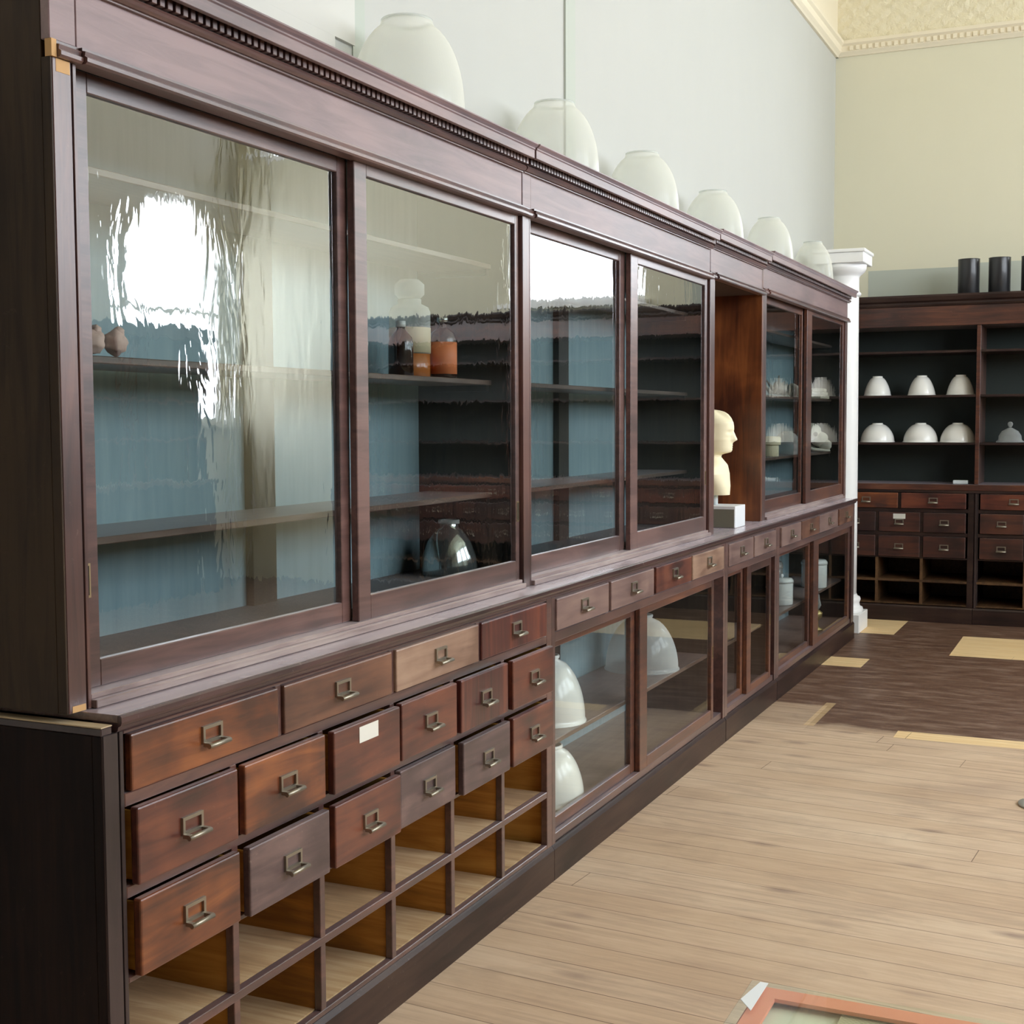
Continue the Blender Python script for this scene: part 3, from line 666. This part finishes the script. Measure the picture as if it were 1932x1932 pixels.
# ------------------------------------------------------------------ ribbed glass domes on top
def dome_profile(R, H, neck):
    return [(max(R*(1-(k/20/1.035)**3.0)**0.5, neck), k/20*H) for k in range(21)]
domes = [(3.69, 0.345, 0.352, 'largest ribbed glass dome, standing nearest on the near end of the case tops'),
         (4.86, 0.34, 0.348, 'second ribbed glass dome from the near end, above the joint of the two bigger cases'),
         (5.90, 0.33, 0.342, 'third ribbed glass dome from the near end of the case tops'),
         (7.06, 0.325, 0.35, 'fourth ribbed glass dome from the near end, behind the cornice of the niche'),
         (8.31, 0.298, 0.352, 'fifth ribbed glass dome, second from the white column'),
         (9.60, 0.283, 0.36, 'smallest ribbed glass dome, beside the white column')]
for i, (y, dia, h, lb) in enumerate(domes):
    zt = 2.4405 if i < 5 else 2.4665
    zt = {0: 2.4205, 1: 2.4225, 2: 2.4225, 3: 2.4205, 4: 2.4465, 5: 2.4465}[i]
    d = thing('glass_dome', (-0.298, y, zt), lb, 'lamp shade', 'ribbed glass domes on the case tops')
    m = MB(); R = dia/2
    m.lathe(0, 0, [(R*1.0, 0.0)] + [(r, z+0.004) for r, z in dome_profile(R, h-0.004, 0.44*R)], 176, 0.022, 88, False, False)
    m.build('shade', M['dome'], d)
    m = MB(); m.lathe(0, 0, [(0.44*R-.002, h-0.006), (0.44*R+.003, h-0.004), (0.44*R+.003, h+0.003), (0.44*R-.004, h+0.004), (0.44*R-.004, h-0.005)], 48, cap0=False, cap1=False); m.build('collar', M['clear'], d)

# ------------------------------------------------------------------ bust in the niche
def lerp(tab, z):
    for (z0, a), (z1, b) in zip(tab[:-1], tab[1:]):
        if z <= z1: return a + (b-a)*max(0, min(1, (z-z0)/(z1-z0)))
    return tab[-1][1]
bz = 1.167; nose = -0.105; by = 6.87
bust = thing('plaster_bust', (nose-0.12, by, 1.001), 'cream plaster bust of a bald man on a white block, in the niche', 'bust')
off = (nose-0.12, by, 1.001)
front = [(0, -.041), (.045, -.041), (.1, -.051), (.16, -.061), (.19, -.082), (.2, -.09), (.208, -.09), (.215, -.075), (.218, -.055), (.224, -.033), (.235, -.026), (.243, -.0275), (.250, -.023), (.2535, -.030), (.258, -.023), (.266, -.026), (.275, -.021), (.281, -.012), (.288, 0.0), (.294, -.001), (.305, -.007), (.32, -.0135), (.333, -.019), (.345, -.0175), (.36, -.018), (.38, -.0225), (.4, -.031), (.42, -.047), (.433, -.066), (.441, -.09), (.446, -.125)]
backt = [(0, -.19), (.1, -.2), (.16, -.205), (.19, -.2), (.22, -.2), (.26, -.222), (.3, -.238), (.34, -.243), (.38, -.236), (.41, -.215), (.43, -.19), (.441, -.16), (.446, -.128)]
widt = [(0, .06), (.05, .1), (.11, .15), (.15, .13), (.18, .075), (.2, .058), (.22, .057), (.25, .064), (.29, .071), (.33, .076), (.37, .077), (.4, .07), (.42, .057), (.435, .038), (.443, .018), (.446, .004)]
m = MB(off); rings = []; NS = 56
zs_ = [0.446*k/110 for k in range(111)]
for z in zs_:
    xf, xb, w = nose+lerp(front, z), nose+lerp(backt, z), lerp(widt, z)
    xc = (xf+xb)/2; rx = (xf-xb)/2
    base = lerp([(0, -.041), (.19, -.082), (.21, -.085), (.224, -.036), (.24, -.031), (.27, -.03), (.3, -.031), (.345, -.0235), (.38, -.024), (.446, -.125)], z)
    bump_ = lerp(front, z) - base
    ring = []
    for k in range(NS):
        a = 2*PI*k/NS; ca, sa = math.cos(a), math.sin(a)
        n_ = 2.25; den = (abs(ca)**n_ + abs(sa)**n_)**(1/n_)
        hx = (nose+base-xc) if ca > 0 else rx
        if z < 0.2: hx = rx if ca <= 0 else rx
        x = xc + (hx if z >= 0.2 else rx)*ca/den; y = w*sa/den
        if ca > 0 and z >= 0.2:
            x += bump_*math.exp(-(y/(0.011 if bump_ > 0.002 else 0.022))**2)
        if 0.315 < z < 0.342:   # eye sockets
            for sg in (-1, 1):
                x -= 0.007*math.exp(-((y-sg*0.031)/0.015)**2)*math.exp(-((z-0.328)/0.0095)**2)*(ca > 0)
        for sg in (-1, 1):      # ears
            e_ = math.exp(-((x-(nose-0.125))/0.014)**2)*math.exp(-((z-0.305)/0.024)**2)
            if sg*sa > 0: y += sg*0.012*e_
        ring.append(m.v(x, by+y, bz+z))
    rings.append(ring)
for i in range(len(rings)-1):
    for k in range(NS):
        m._f([rings[i][k], rings[i][(k+1) % NS], rings[i+1][(k+1) % NS], rings[i+1][k]], True)
m._f(rings[0][::-1]); m._f(rings[-1])
m.build('figure', M['plaster'], bust)
m = MB(off); m.tube([(nose-0.118, by, 1.1145), (nose-0.118, by, 1.172)], 0.016, 12); m.build('stem', M['metal'], bust)
m = MB(off); m.box(nose-0.26, nose+0.018, by-0.1, by+0.1, 1.001, 1.114); m.build('pedestal_block', M['white_box'], bust, 0.002)
m = MB(off); m.box(nose-0.255, nose+0.012, by-0.1015, by-0.1002, 1.004, 1.098); m.build('pedestal_panel', M['grey_panel'], bust)['label'] = 'grey rectangle on the pedestal'

# ------------------------------------------------------------------ things inside the cases
def bottle(name, x, y, z, label, prof, mat, n=28, extra=None):
    b = thing(name, (x, y, z), label, 'bottle' if 'jar' not in name else 'jar')
    m = MB(); m.lathe(0, 0, prof, n); m.build('body', mat, b)
    for nm, pr, mt in (extra or []):
        m = MB(); m.lathe(0, 0, pr, n); m.build(nm, mt, b)
    return b
zb = 1.6905
bottle('medicine_bottle', -0.255, 3.555, zb, 'plain dark amber bottle, leftmost of the bottles on the middle shelf',
       [(0.036, 0), (0.038, .004), (0.038, .095), (0.034, .115), (0.016, .135), (0.013, .14), (0.013, .158), (0.0, .158)], M['amber'],
       extra=[('bottle_cap', [(0.015, .146), (0.015, .164), (0.0, .165)], M['canister'])])
bottle('specimen_jar', -0.295, 3.685, zb, 'tall glass jar with a cream label and amber liquid, middle of the bottles', 
       [(0.062, 0.072), (0.064, .076), (0.064, .2), (0.058, .215), (0.036, .226), (0.036, .24), (0.0, .241)], M['clear'],
       extra=[('liquid', [(0.06, 0.001), (0.063, .004), (0.063, .0715), (0.0, .0716)], M['amber_liquid']),
              ('paper_label', [(0.0645, .075), (0.0647, .15), (0.0646, .152)], M['label_cream']),
              ('stopper', [(0.033, .2415), (0.046, .255), (0.046, .285), (0.03, .3), (0.0, .302)], M['clear'])])
bottle('medicine_bottle', -0.235, 3.79, zb, 'orange-labelled bottle with a silver stopper, rightmost of the bottles',
       [(0.042, 0), (0.044, .004), (0.044, .118), (0.038, .14), (0.016, .158), (0.012, .163), (0.012, .172), (0.0, .172)], M['amber'],
       extra=[('paper_label', [(0.0443, .012), (0.0445, .112)], M['label_orange']),
              ('stopper', [(0.013, .1722), (0.018, .178), (0.018, .19), (0.0, .195)], M['silver'])])
for y, lb, sd in ((2.215, 'pink fluted ornament at the left end of the middle shelf', 3), (2.285, 'pink lumpy ornament, second on the left end of the middle shelf', 5)):
    m = MB(); m.blob((0, 0, 0.033), (0.024, 0.024, 0.027), jit=0.12, seed=sd); m.blob((0.004, 0.006, 0.056), (0.012, 0.011, 0.012), jit=0.1, seed=sd+1)
    o = m.build('ornament', M['pink'], loc=(-0.245, y, zb)); tag(o, lb, 'ornament')
d = thing('glass_bell', (-0.3, 4.0-0.05, 1.0505), 'silvered glass bell shade on the floor of the amber bottles case', 'lamp shade')
m = MB(); m.lathe(0, 0, [(0.092, 0.0), (0.094, 0.01), (0.088, 0.06), (0.07, 0.11), (0.045, 0.145), (0.03, 0.155), (0.03, 0.172)], 48, 0.01, 24, False, False); m.build('shade', M['silver'], d)
m = MB(); m.lathe(0, 0, [(0.035, 0.168), (0.035, 0.18), (0.026, 0.181), (0.026, 0.168)], 32, cap0=False, cap1=False); m.build('collar', M['clear'], d)

def bell(name, x, y, z, lb, R, H, neck, mat, rib=0.012, group=None, power=2.0, cat='lamp shade', coll=None):
    d = thing(name, (x, y, z), lb, cat, group)
    pr = []
    for k in range(15):
        t_ = k/14; pr.append((neck+(R-neck)*(1-t_**power)**0.62, t_*H*0.9))
    pr = [(R*1.035, 0.0), (R*1.035, 0.006)] + [(r, zz+0.008) for r, zz in pr] + [(neck, H)]
    m = MB(); m.lathe(0, 0, pr, 96 if rib else 48, rib, 48 if rib else 0, False, False); m.build('shade', mat, d)
    m = MB(); m.lathe(0, 0, [(neck+.004, H-.012), (neck+.006, H-.006), (neck+.004, H), (neck-.003, H), (neck-.003, H-.012)], 32, cap0=False, cap1=False); m.build('collar', coll or mat, d)
    return d
bell('glass_bell', -0.225, 4.62, 0.4285, 'white ribbed bell shade on the cupboard shelf, upper of the two white shades', 0.135, 0.25, 0.035, M['white_shade'])
bell('glass_bell', -0.2, 4.55, 0.1405, 'smooth white dome shade on the cupboard floor, lower of the two white shades', 0.135, 0.215, 0.05, M['milk'], 0.0)
bell('glass_bell', -0.25, 5.77, 0.4285, 'clear silvery ribbed bell shade alone on the cupboard shelf', 0.16, 0.25, 0.045, M['silvered'], 0.03)
# white canisters in the far base cabinet
def canister(x, y, z, r, h, lb):
    d = thing('canister', (x, y, z), lb, 'canister', 'white canisters in the far cupboard')
    m = MB(); m.lathe(0, 0, [(r*.96, 0), (r, .006), (r, h*.8), (r*.985, h*.82)], 40); m.build('body', M['canister'], d)
    m = MB(); m.lathe(0, 0, [(r*1.04, h*.82), (r*1.04, h*.9), (r*.9, h*.985), (r*.3, h)], 40); m.build('lid', M['canister'], d)
    m = MB(); m.lathe(0, 0, [(.009, h), (.014, h+.012), (.008, h+.024)], 16); m.build('knob', M['canister'], d)
canister(-0.165, 8.16, 0.4285, 0.07, 0.165, 'short white canister at the left end of the cupboard shelf, in front')
canister(-0.31, 8.42, 0.4285, 0.09, 0.24, 'tall white canister behind the short one on the cupboard shelf')
canister(-0.16, 9.1, 0.4285, 0.085, 0.19, 'white canister standing alone behind the right-hand glass door')
d = thing('oil_lamp', (-0.14, 9.07, 0.1405), 'gilt oil lamp with a glass chimney on the far cupboard floor', 'lamp')
m = MB(); m.lathe(0, 0, [(.05, 0), (.05, .01), (.022, .02), (.016, .06), (.04, .09), (.045, .12), (.02, .14)], 28); m.build('base', M['gold'], d)
m = MB(); m.lathe(0, 0, [(.02, .141), (.036, .17), (.026, .21), (.022, .245)], 24, cap1=False); m.build('chimney', M['clear'], d)
# far display case contents
d = thing('coral_piece', (-0.26, 8.45, 1.7065), 'grey branching coral on the upper shelf of the far case', 'coral')
m = MB(); rnd = random.Random(4)
m.blob((0, 0.0, .048), (.05, .09, .036), jit=0.18, seed=9); 
m.build('base', M['coral'], d)
m = MB()
for k in range(12):
    y = -0.2+0.034*k; hh = rnd.uniform(.06, .13)
    m.tube([(0, y, 0.016), (rnd.uniform(-.03, .03), y+rnd.uniform(-.02, .02), hh*.6), (rnd.uniform(-.05, .05), y+rnd.uniform(-.05, .05), hh)], [.014, .011, .005], 7)
m.build('branches', M['coral'], d)
d = thing('shell', (-0.23, 8.76, 1.7065), 'pale spiral shell beside the coral on the upper shelf', 'shell')
m = MB()
for k in range(7): m.blob((0, -0.06+0.022*k, .045-.003*k), (.045-.0055*k, .02, .044-.0055*k), jit=.03, seed=k)
m.build('whorls', M['bone'], d)
for k, (z, w) in enumerate(((0.0, 0.3), (0.025, 0.27), (0.048, 0.22))):
    o = MB(); o.box(-0.09, 0.09, -w/2, w/2, 0, 0.022)
    o = o.build('paper_bundle', M['paper'], loc=(-0.27, 9.5, 1.7065+z+0.0005*k), rot=(0, 0, 0.06*k), bevel=0.003)
    tag(o, ['lowest bundle of old paper in the stack on the upper shelf', 'middle bundle of old paper in the stack on the upper shelf', 'topmost bundle of old paper in the stack on the upper shelf'][k], 'paper', 'stacked paper bundles')
d = thing('lidded_jar', (-0.25, 8.2, 1.3355), 'cream round lidded box at the left end of the lower shelf in the far case', 'jar')
m = MB(); m.lathe(0, 0, [(.048, 0), (.05, .004), (.05, .068), (.05, .07)], 36); m.build('body', M['plaster'], d)
m = MB(); m.lathe(0, 0, [(.06, .0705), (.062, .076), (.062, .112), (.056, .122), (0.0, .124)], 36); m.build('lid', M['plaster'], d)
sk = thing('animal_skull', (-0.25, 9.42, 1.3355), 'bleached animal skull with horn cores on the lower shelf of the far case', 'skull')
m = MB()
m.blob((-0.02, 0, .135), (.085, .075, .07), jit=.05, seed=2); m.blob((.05, 0, .09), (.06, .05, .055), jit=.05, seed=3); m.blob((.09, 0, .05), (.045, .034, .045), jit=.08, seed=4)
for sg in (-1, 1):
    m.tube([(-.03, sg*.05, .17), (-.045, sg*.09, .19), (-.05, sg*.12, .205)], [.022, .016, .006], 10)
    m.blob((.02, sg*.055, .115), (.03, .016, .022), jit=.05, seed=5)
m.build('cranium', M['bone'], sk)
m = MB()
for sg in (-1, 1): m.tube([(-.05, sg*.045, .05), (.02, sg*.04, .018), (.12, sg*.012, .012)], [.016, .012, .008], 8)
m.build('jaw', M['bone'], sk)
m = MB()
for sg in (-1, 1): m.blob((.035, sg*.062, .125), (.017, .012, .017), seed=6)
m.build('eye_socket', M['dark'], sk)
bell('bell_jar_shade', -0.3, 8.86, 1.3355, 'clear glass shade beside the skull on the lower shelf of the far case', 0.1, 0.15, 0.03, M['clear'], 0.02)

# ------------------------------------------------------------------ white column
cx, cy = -0.18, 10.1
colm = thing('column', (cx, cy, 0), 'tall white painted column at the far end of the cabinets', 'column')
off = (cx, cy, 0)
m = MB(off); m.box(cx-.18, cx+.18, cy-.18, cy+.18, 0, .135); m.build('plinth', M['white_paint'], colm, 0.003)
m = MB(off); m.lathe(cx, cy, [(.172, .1355), (.176, .15), (.172, .17), (.155, .176), (.15, .19), (.148, .205), (.152, .215), (.157, .23), (.15, .248), (.135, .252), (.128, .27)], 48); m.build('base_moulding', M['white_paint'], colm)
m = MB(off); m.lathe(cx, cy, [(.126, .2705), (.125, .8), (.122, 1.6), (.117, 2.38), (.117, 2.46)], 48); m.build('shaft', M['white_paint'], colm)
m = MB(off); m.lathe(cx, cy, [(.118, 2.4605), (.13, 2.468), (.134, 2.478), (.13, 2.488), (.12, 2.494), (.118, 2.52), (.118, 2.6), (.124, 2.61), (.14, 2.622), (.158, 2.64), (.168, 2.66), (.17, 2.69)], 48); m.build('capital', M['white_paint'], colm)
m = MB(off); m.box(cx-.18, cx+.18, cy-.18, cy+.18, 2.6905, 2.765); m.box(cx-.19, cx+.19, cy-.19, cy+.19, 2.7655, 2.79); m.build('abacus', M['white_paint'], colm, 0.004)

# ------------------------------------------------------------------ rear cabinets (face the camera along -y)
ZR = ((0.878, 0.996), (0.695, 0.846), (0.502, 0.663), 0.317, 0.141, 0.125, 1.018)
RR = -PI/2; YR = 10.7
units = [(-0.371, 3, 2, 'rear base cabinet of drawers beside the white column'), (0.712, 6, 4, 'rear base cabinet of drawers right of the upright divider, cut off by the photo edge'), (2.80, 5, 3, 'rear base cabinet of drawers out by the far window')]
rm = [D['rear'], D['red'], D['deep']]
for ui, (xx, nc, nw, lb) in enumerate(units):
    rt = thing('rear_drawer_cabinet', (xx, YR, 0), lb, 'cabinet', None, RR)
    rnd = random.Random(ui+2)
    n_ = nw+2*nc
    drawer_base(rt, (0, 0, 0), 0.0, nc, nw, 0.335, ZR, 0.58, [0.004+0.008*rnd.random() for _ in range(n_)],
                [D['orange'] if (ui == 0 and k == 0) else D['red'] for k in range(nw)], [D['rear']]*nc, [D['rear']]*nc,
                cards={(2, 1)} if ui == 0 else (), stile=0.03, inner='rear_inner', frame='plinth')
rt = thing('rear_countertop', (-0.47, YR, 0), 'red mahogany counter board on the rear drawer cabinets', 'countertop', None, RR)
m = MB(); m.box(-0.59, 0.012, 0.0, 5.02, 1.019, 1.066); m.build('counter_board', M['red_sash'], rt, 0.004)
m = MB(); m.box(0.0005, 0.007, 0.0, 5.02, 1.001, 1.0185); m.build('edge_moulding', M['plinth'], rt)
ru = thing('rear_shelving', (-0.47, YR, 0), 'dark open shelving on the rear counter, with white lamp shades', 'shelving', None, RR)
xf = -0.03; L = 5.02
ups = [0.0, 1.175, 3.35, 4.99]
for u_ in ups:
    m = MB(); m.box(-0.5, xf, u_, u_+0.03, 1.067, 2.27); m.build('upright', M['red_sash'], ru, 0.002)
m = MB(); m.box(-0.52, -0.5005, 0.0, L, 1.067, 2.27); m.build('back_panel', M['green'], ru)
for z in (1.383, 1.747, 2.085):
    for a_, b_ in zip(ups[:-1], ups[1:]):
        m = MB(); m.box(-0.5, xf-0.006, a_+0.0305, b_-0.0005, z-0.018, z); m.build('shelf', M['plinth'], ru, 0.002)
m = MB(); m.box(-0.52, xf+0.012, 0.0, L, 2.2705, 2.42); m.build('frieze', M['red_sash'], ru, 0.002)
m = MB(); m.prism_y([(-0.54, 2.4205), (xf+.02, 2.4205), (xf+.03, 2.435), (xf+.03, 2.45), (xf+.05, 2.462), (xf+.06, 2.49), (xf+.06, 2.505), (-0.54, 2.505)], 0.0, L); m.build('cornice', M['plinth'], ru, 0.001)
# white shades on the rear shelves
for i, (xx, where) in enumerate(((-0.055, 'leftmost of three, next to the column'), (0.283, 'middle of three'), (0.573, 'rightmost of three, next to the upright'))):
    d = bell('milk_glass_shade', xx, 10.93, 1.7475, 'narrow white cone shade on the upper shelf, '+where, 0.103, 0.155, 0.034, M['milk'], 0, 'narrow white shades on the rear shelf', 1.35)
for i, (xx, where) in enumerate(((-0.05, 'leftmost of three, next to the column'), (0.28, 'middle of three'), (0.558, 'rightmost of three, next to the upright'))):
    d = bell('milk_glass_shade', xx, 10.93, 1.3835, 'wide white shade on the lower shelf, '+where, 0.13, 0.15, 0.036, M['milk'], 0, 'wide white shades on the rear shelf', 1.8)
d = thing('glass_cloche', (0.94, 10.92, 1.3835), 'clear glass cloche with a knob on the rear shelf at the photo edge', 'cloche')
m = MB(); m.lathe(0, 0, [(.1, 0), (.1, .008), (.085, .02), (.082, .05), (.06, .085), (.025, .105), (.012, .112)], 36); m.build('cover', M['clear'], d)
m = MB(); m.lathe(0, 0, [(.008, .112), (.018, .13), (.02, .142), (.012, .155), (0, .158)], 20); m.build('knob', M['clear'], d)
o = MB(); o.box(-.055, .055, -.03, .03, 0, .028); o = o.build('small_box', M['metal'], loc=(0.6, 10.8, 1.0665), bevel=.003); tag(o, 'small pale grey box on the rear counter below the shades', 'box')
# black cylinders on the rear cornice
for xx, lb in ((0.62, 'black metal cylinder on the rear shelving, leftmost of three'), (0.842, 'black metal cylinder on the rear shelving, middle of three'), (1.075, 'black metal cylinder cut off by the right edge of the photo')):
    d = thing('black_cylinder', (xx, 10.92, 2.5055), lb, 'canister', 'black cylinders on the rear shelving')
    m = MB(); m.lathe(0, 0, [(.078, 0), (.08, .003), (.08, .266), (.079, .272)], 44, cap1=False); m.lathe(0, 0, [(.076, .01), (.076, .271)], 44, cap0=True, cap1=False); m.build('body', M['black'], d)
    m = MB(); m.lathe(0, 0, [(.0785, .272), (.081, .273), (.081, .276), (.0765, .276), (.0765, .272)], 44, cap0=False, cap1=False); m.build('rim', M['black'], d)

# dark cabinet opposite, seen as a reflection in the old glass
oc = thing('tall_dark_cabinet', (6.18, 6.4, 0), 'tall dark cabinet against the right wall, seen only as a reflection in the glass doors', 'cabinet')
off = (6.18, 6.4, 0)
m = MB(off); m.box(5.66, 6.18, 6.4, 10.25, 0.0, 1.0); m.build('base', M['plinth'], oc, 0.004)
m = MB(off); m.box(5.62, 6.18, 6.38, 10.27, 1.0005, 1.04); m.build('counter_board', M['red_sash'], oc, 0.004)
m = MB(off); m.box(5.85, 6.18, 6.4, 10.25, 1.0405, 2.3); m.build('body', M['green'], oc)
m = MB(off)
for k in range(5): m.box(5.8, 5.8495, 6.4+0.955*k, 6.43+0.955*k, 1.0405, 2.3)
for z in (1.4, 1.75, 2.05): m.box(5.802, 5.8495, 6.431, 10.249, z, z+.02)
m.build('shelf_front', M['red_sash'], oc)
m = MB(off); m.box(5.76, 6.18, 6.38, 10.27, 2.3005, 2.42); m.build('cornice', M['plinth'], oc, 0.004)

# ------------------------------------------------------------------ glass-topped table in the foreground, painted salmon border
tb = thing('display_table', (1.25, 1.0, 0), 'glass-topped display table with a salmon painted border, bottom right corner', 'table')
off = (1.25, 1.0, 0)
TX0, TX1, TY0, TY1, TZ = 1.262, 2.3, 0.9, 1.855, 0.744
m = MB(off)
m.box(TX0, TX0+.02, TY0, TY1, .60, TZ-.0065); m.box(TX1-.02, TX1, TY0, TY1, .60, TZ-.0065); m.box(TX0+.02, TX1-.02, TY1-.02, TY1, .60, TZ-.0065); m.box(TX0+.02, TX1-.02, TY0, TY0+.02, .60, TZ-.0065)
m.build('case_frame', M['red_paint'], tb, .002)
m = MB(off); m.box(TX0+.0205, TX1-.0205, TY0+.0205, TY1-.0205, .722, .730); m.build('case_floor', M['pale_lining'], tb)
m = MB(off); m.box(TX0+.125, TX1-.03, TY0+.03, TY1-.024, .7305, .735); m.build('cloth', M['cloth'], tb)
m = MB(off); w = .034
m.box(TX0+.006, TX0+.006+w*.8, TY0, TY1, TZ-.006, TZ-.0005); m.box(TX1-.006-w, TX1-.006, TY0, TY1, TZ-.006, TZ-.0005)
m.box(TX0+.006+w*.8, TX1-.006-w, TY1-w, TY1, TZ-.006, TZ-.0005); m.box(TX0+.006+w*.8, TX1-.006-w, TY0, TY0+w, TZ-.006, TZ-.0005)
m.build('painted_border', M['orange_paint'], tb)
m = MB(off); m.prism_y([(0, 0), (.0, 0.001), (.001, 0.001), (.001, 0)], 0, .001); m.bm.clear()
vs = [m.v(TX0+.005, TY1-.002, TZ+.0065), m.v(TX0+.0165, TY1-.002, TZ+.0065), m.v(TX0+.016, TY1-.1, TZ+.0065), m.v(TX0-.006, TY1-.07, TZ+.0065)]
vb = [m.v(v_.co.x, v_.co.y, v_.co.z-.0008) for v_ in vs]
m._f(vs); m._f(vb[::-1])
for k in range(4): m._f([vs[k], vs[(k+1) % 4], vb[(k+1) % 4], vb[k]])
m.build('paint_scrap', M['white_box'], tb)['label'] = 'torn white patch at the corner of the border'
m = MB(off); m.box(TX0-.008, TX1+.01, TY0-.01, TY1+.001, TZ, TZ+.006); m.build('glass_top', M['top_glass'], tb, .001)
for xx, yy in ((TX0+.02, TY0+.02), (TX1-.07, TY0+.02), (TX0+.02, TY1-.07), (TX1-.07, TY1-.07)):
    m = MB(off); m.box(xx, xx+.05, yy, yy+.05, 0.0, .5995); m.build('leg', M['red_paint'], tb, .002)
o = MB(); o.lathe(0, 0, [(.1, 0), (.1, .008), (.06, .02), (.02, .028), (.018, .034)], 32); o = o.build('stand_base', M['metal'], loc=(1.47, 5.73, 0.0005)); tag(o, 'grey metal disc foot on the floor at the right edge', 'stand')

# ------------------------------------------------------------------ daylight
w_ = bpy.data.worlds.new('world'); scene.world = w_; w_.use_nodes = True
bg = w_.node_tree.nodes['Background']; bg.inputs[0].default_value = (0.885, 0.935, 1.0, 1); bg.inputs[1].default_value = 9.0
def portal(name, loc, rot, sx, sy):
    l = bpy.data.lights.new(name, 'AREA'); l.shape = 'RECTANGLE'; l.size = sx; l.size_y = sy
    l.cycles.is_portal = True
    o = bpy.data.objects.new(name, l); COL.objects.link(o); o.location = loc; o.rotation_euler = rot
for h in RW:
    portal('window_light', (WR+0.16, (h[0]+h[1])/2, (h[2]+h[3])/2), (0, PI/2, 0), h[3]-h[2], h[1]-h[0])
for x0, x1, z0, z1 in BW: portal('window_light', ((x0+x1)/2, YB+0.16, (z0+z1)/2), (-PI/2, 0, 0), x1-x0, z1-z0)

# ------------------------------------------------------------------ camera
cam = bpy.data.cameras.new('camera'); co = bpy.data.objects.new('camera', cam); COL.objects.link(co)
R_ = Vector((0.91084291, 0.41273193, -0.00418865)); U_ = Vector((-0.02358881, 0.0621834, 0.99778595)); F_ = Vector((-0.41207858, 0.90872745, -0.06637516))
co.matrix_world = Matrix(((R_.x, U_.x, -F_.x, 1.72030301), (R_.y, U_.y, -F_.y, 0.0), (R_.z, U_.z, -F_.z, 1.55), (0, 0, 0, 1)))
cam.sensor_width = 36.0; cam.lens = 36.0*2537.564/1932.0; cam.clip_start = 0.05
scene.camera = co

vs_ = scene.view_settings
vs_.view_transform = 'Standard'; vs_.look = 'None'; vs_.gamma = 1.0; vs_.use_curve_mapping = False; vs_.exposure = 0.4
cy_ = scene.cycles
cy_.max_bounces = 8; cy_.diffuse_bounces = 4; cy_.glossy_bounces = 4; cy_.transmission_bounces = 4; cy_.transparent_max_bounces = 16
cy_.caustics_reflective = False; cy_.caustics_refractive = False
cy_.use_denoising = True
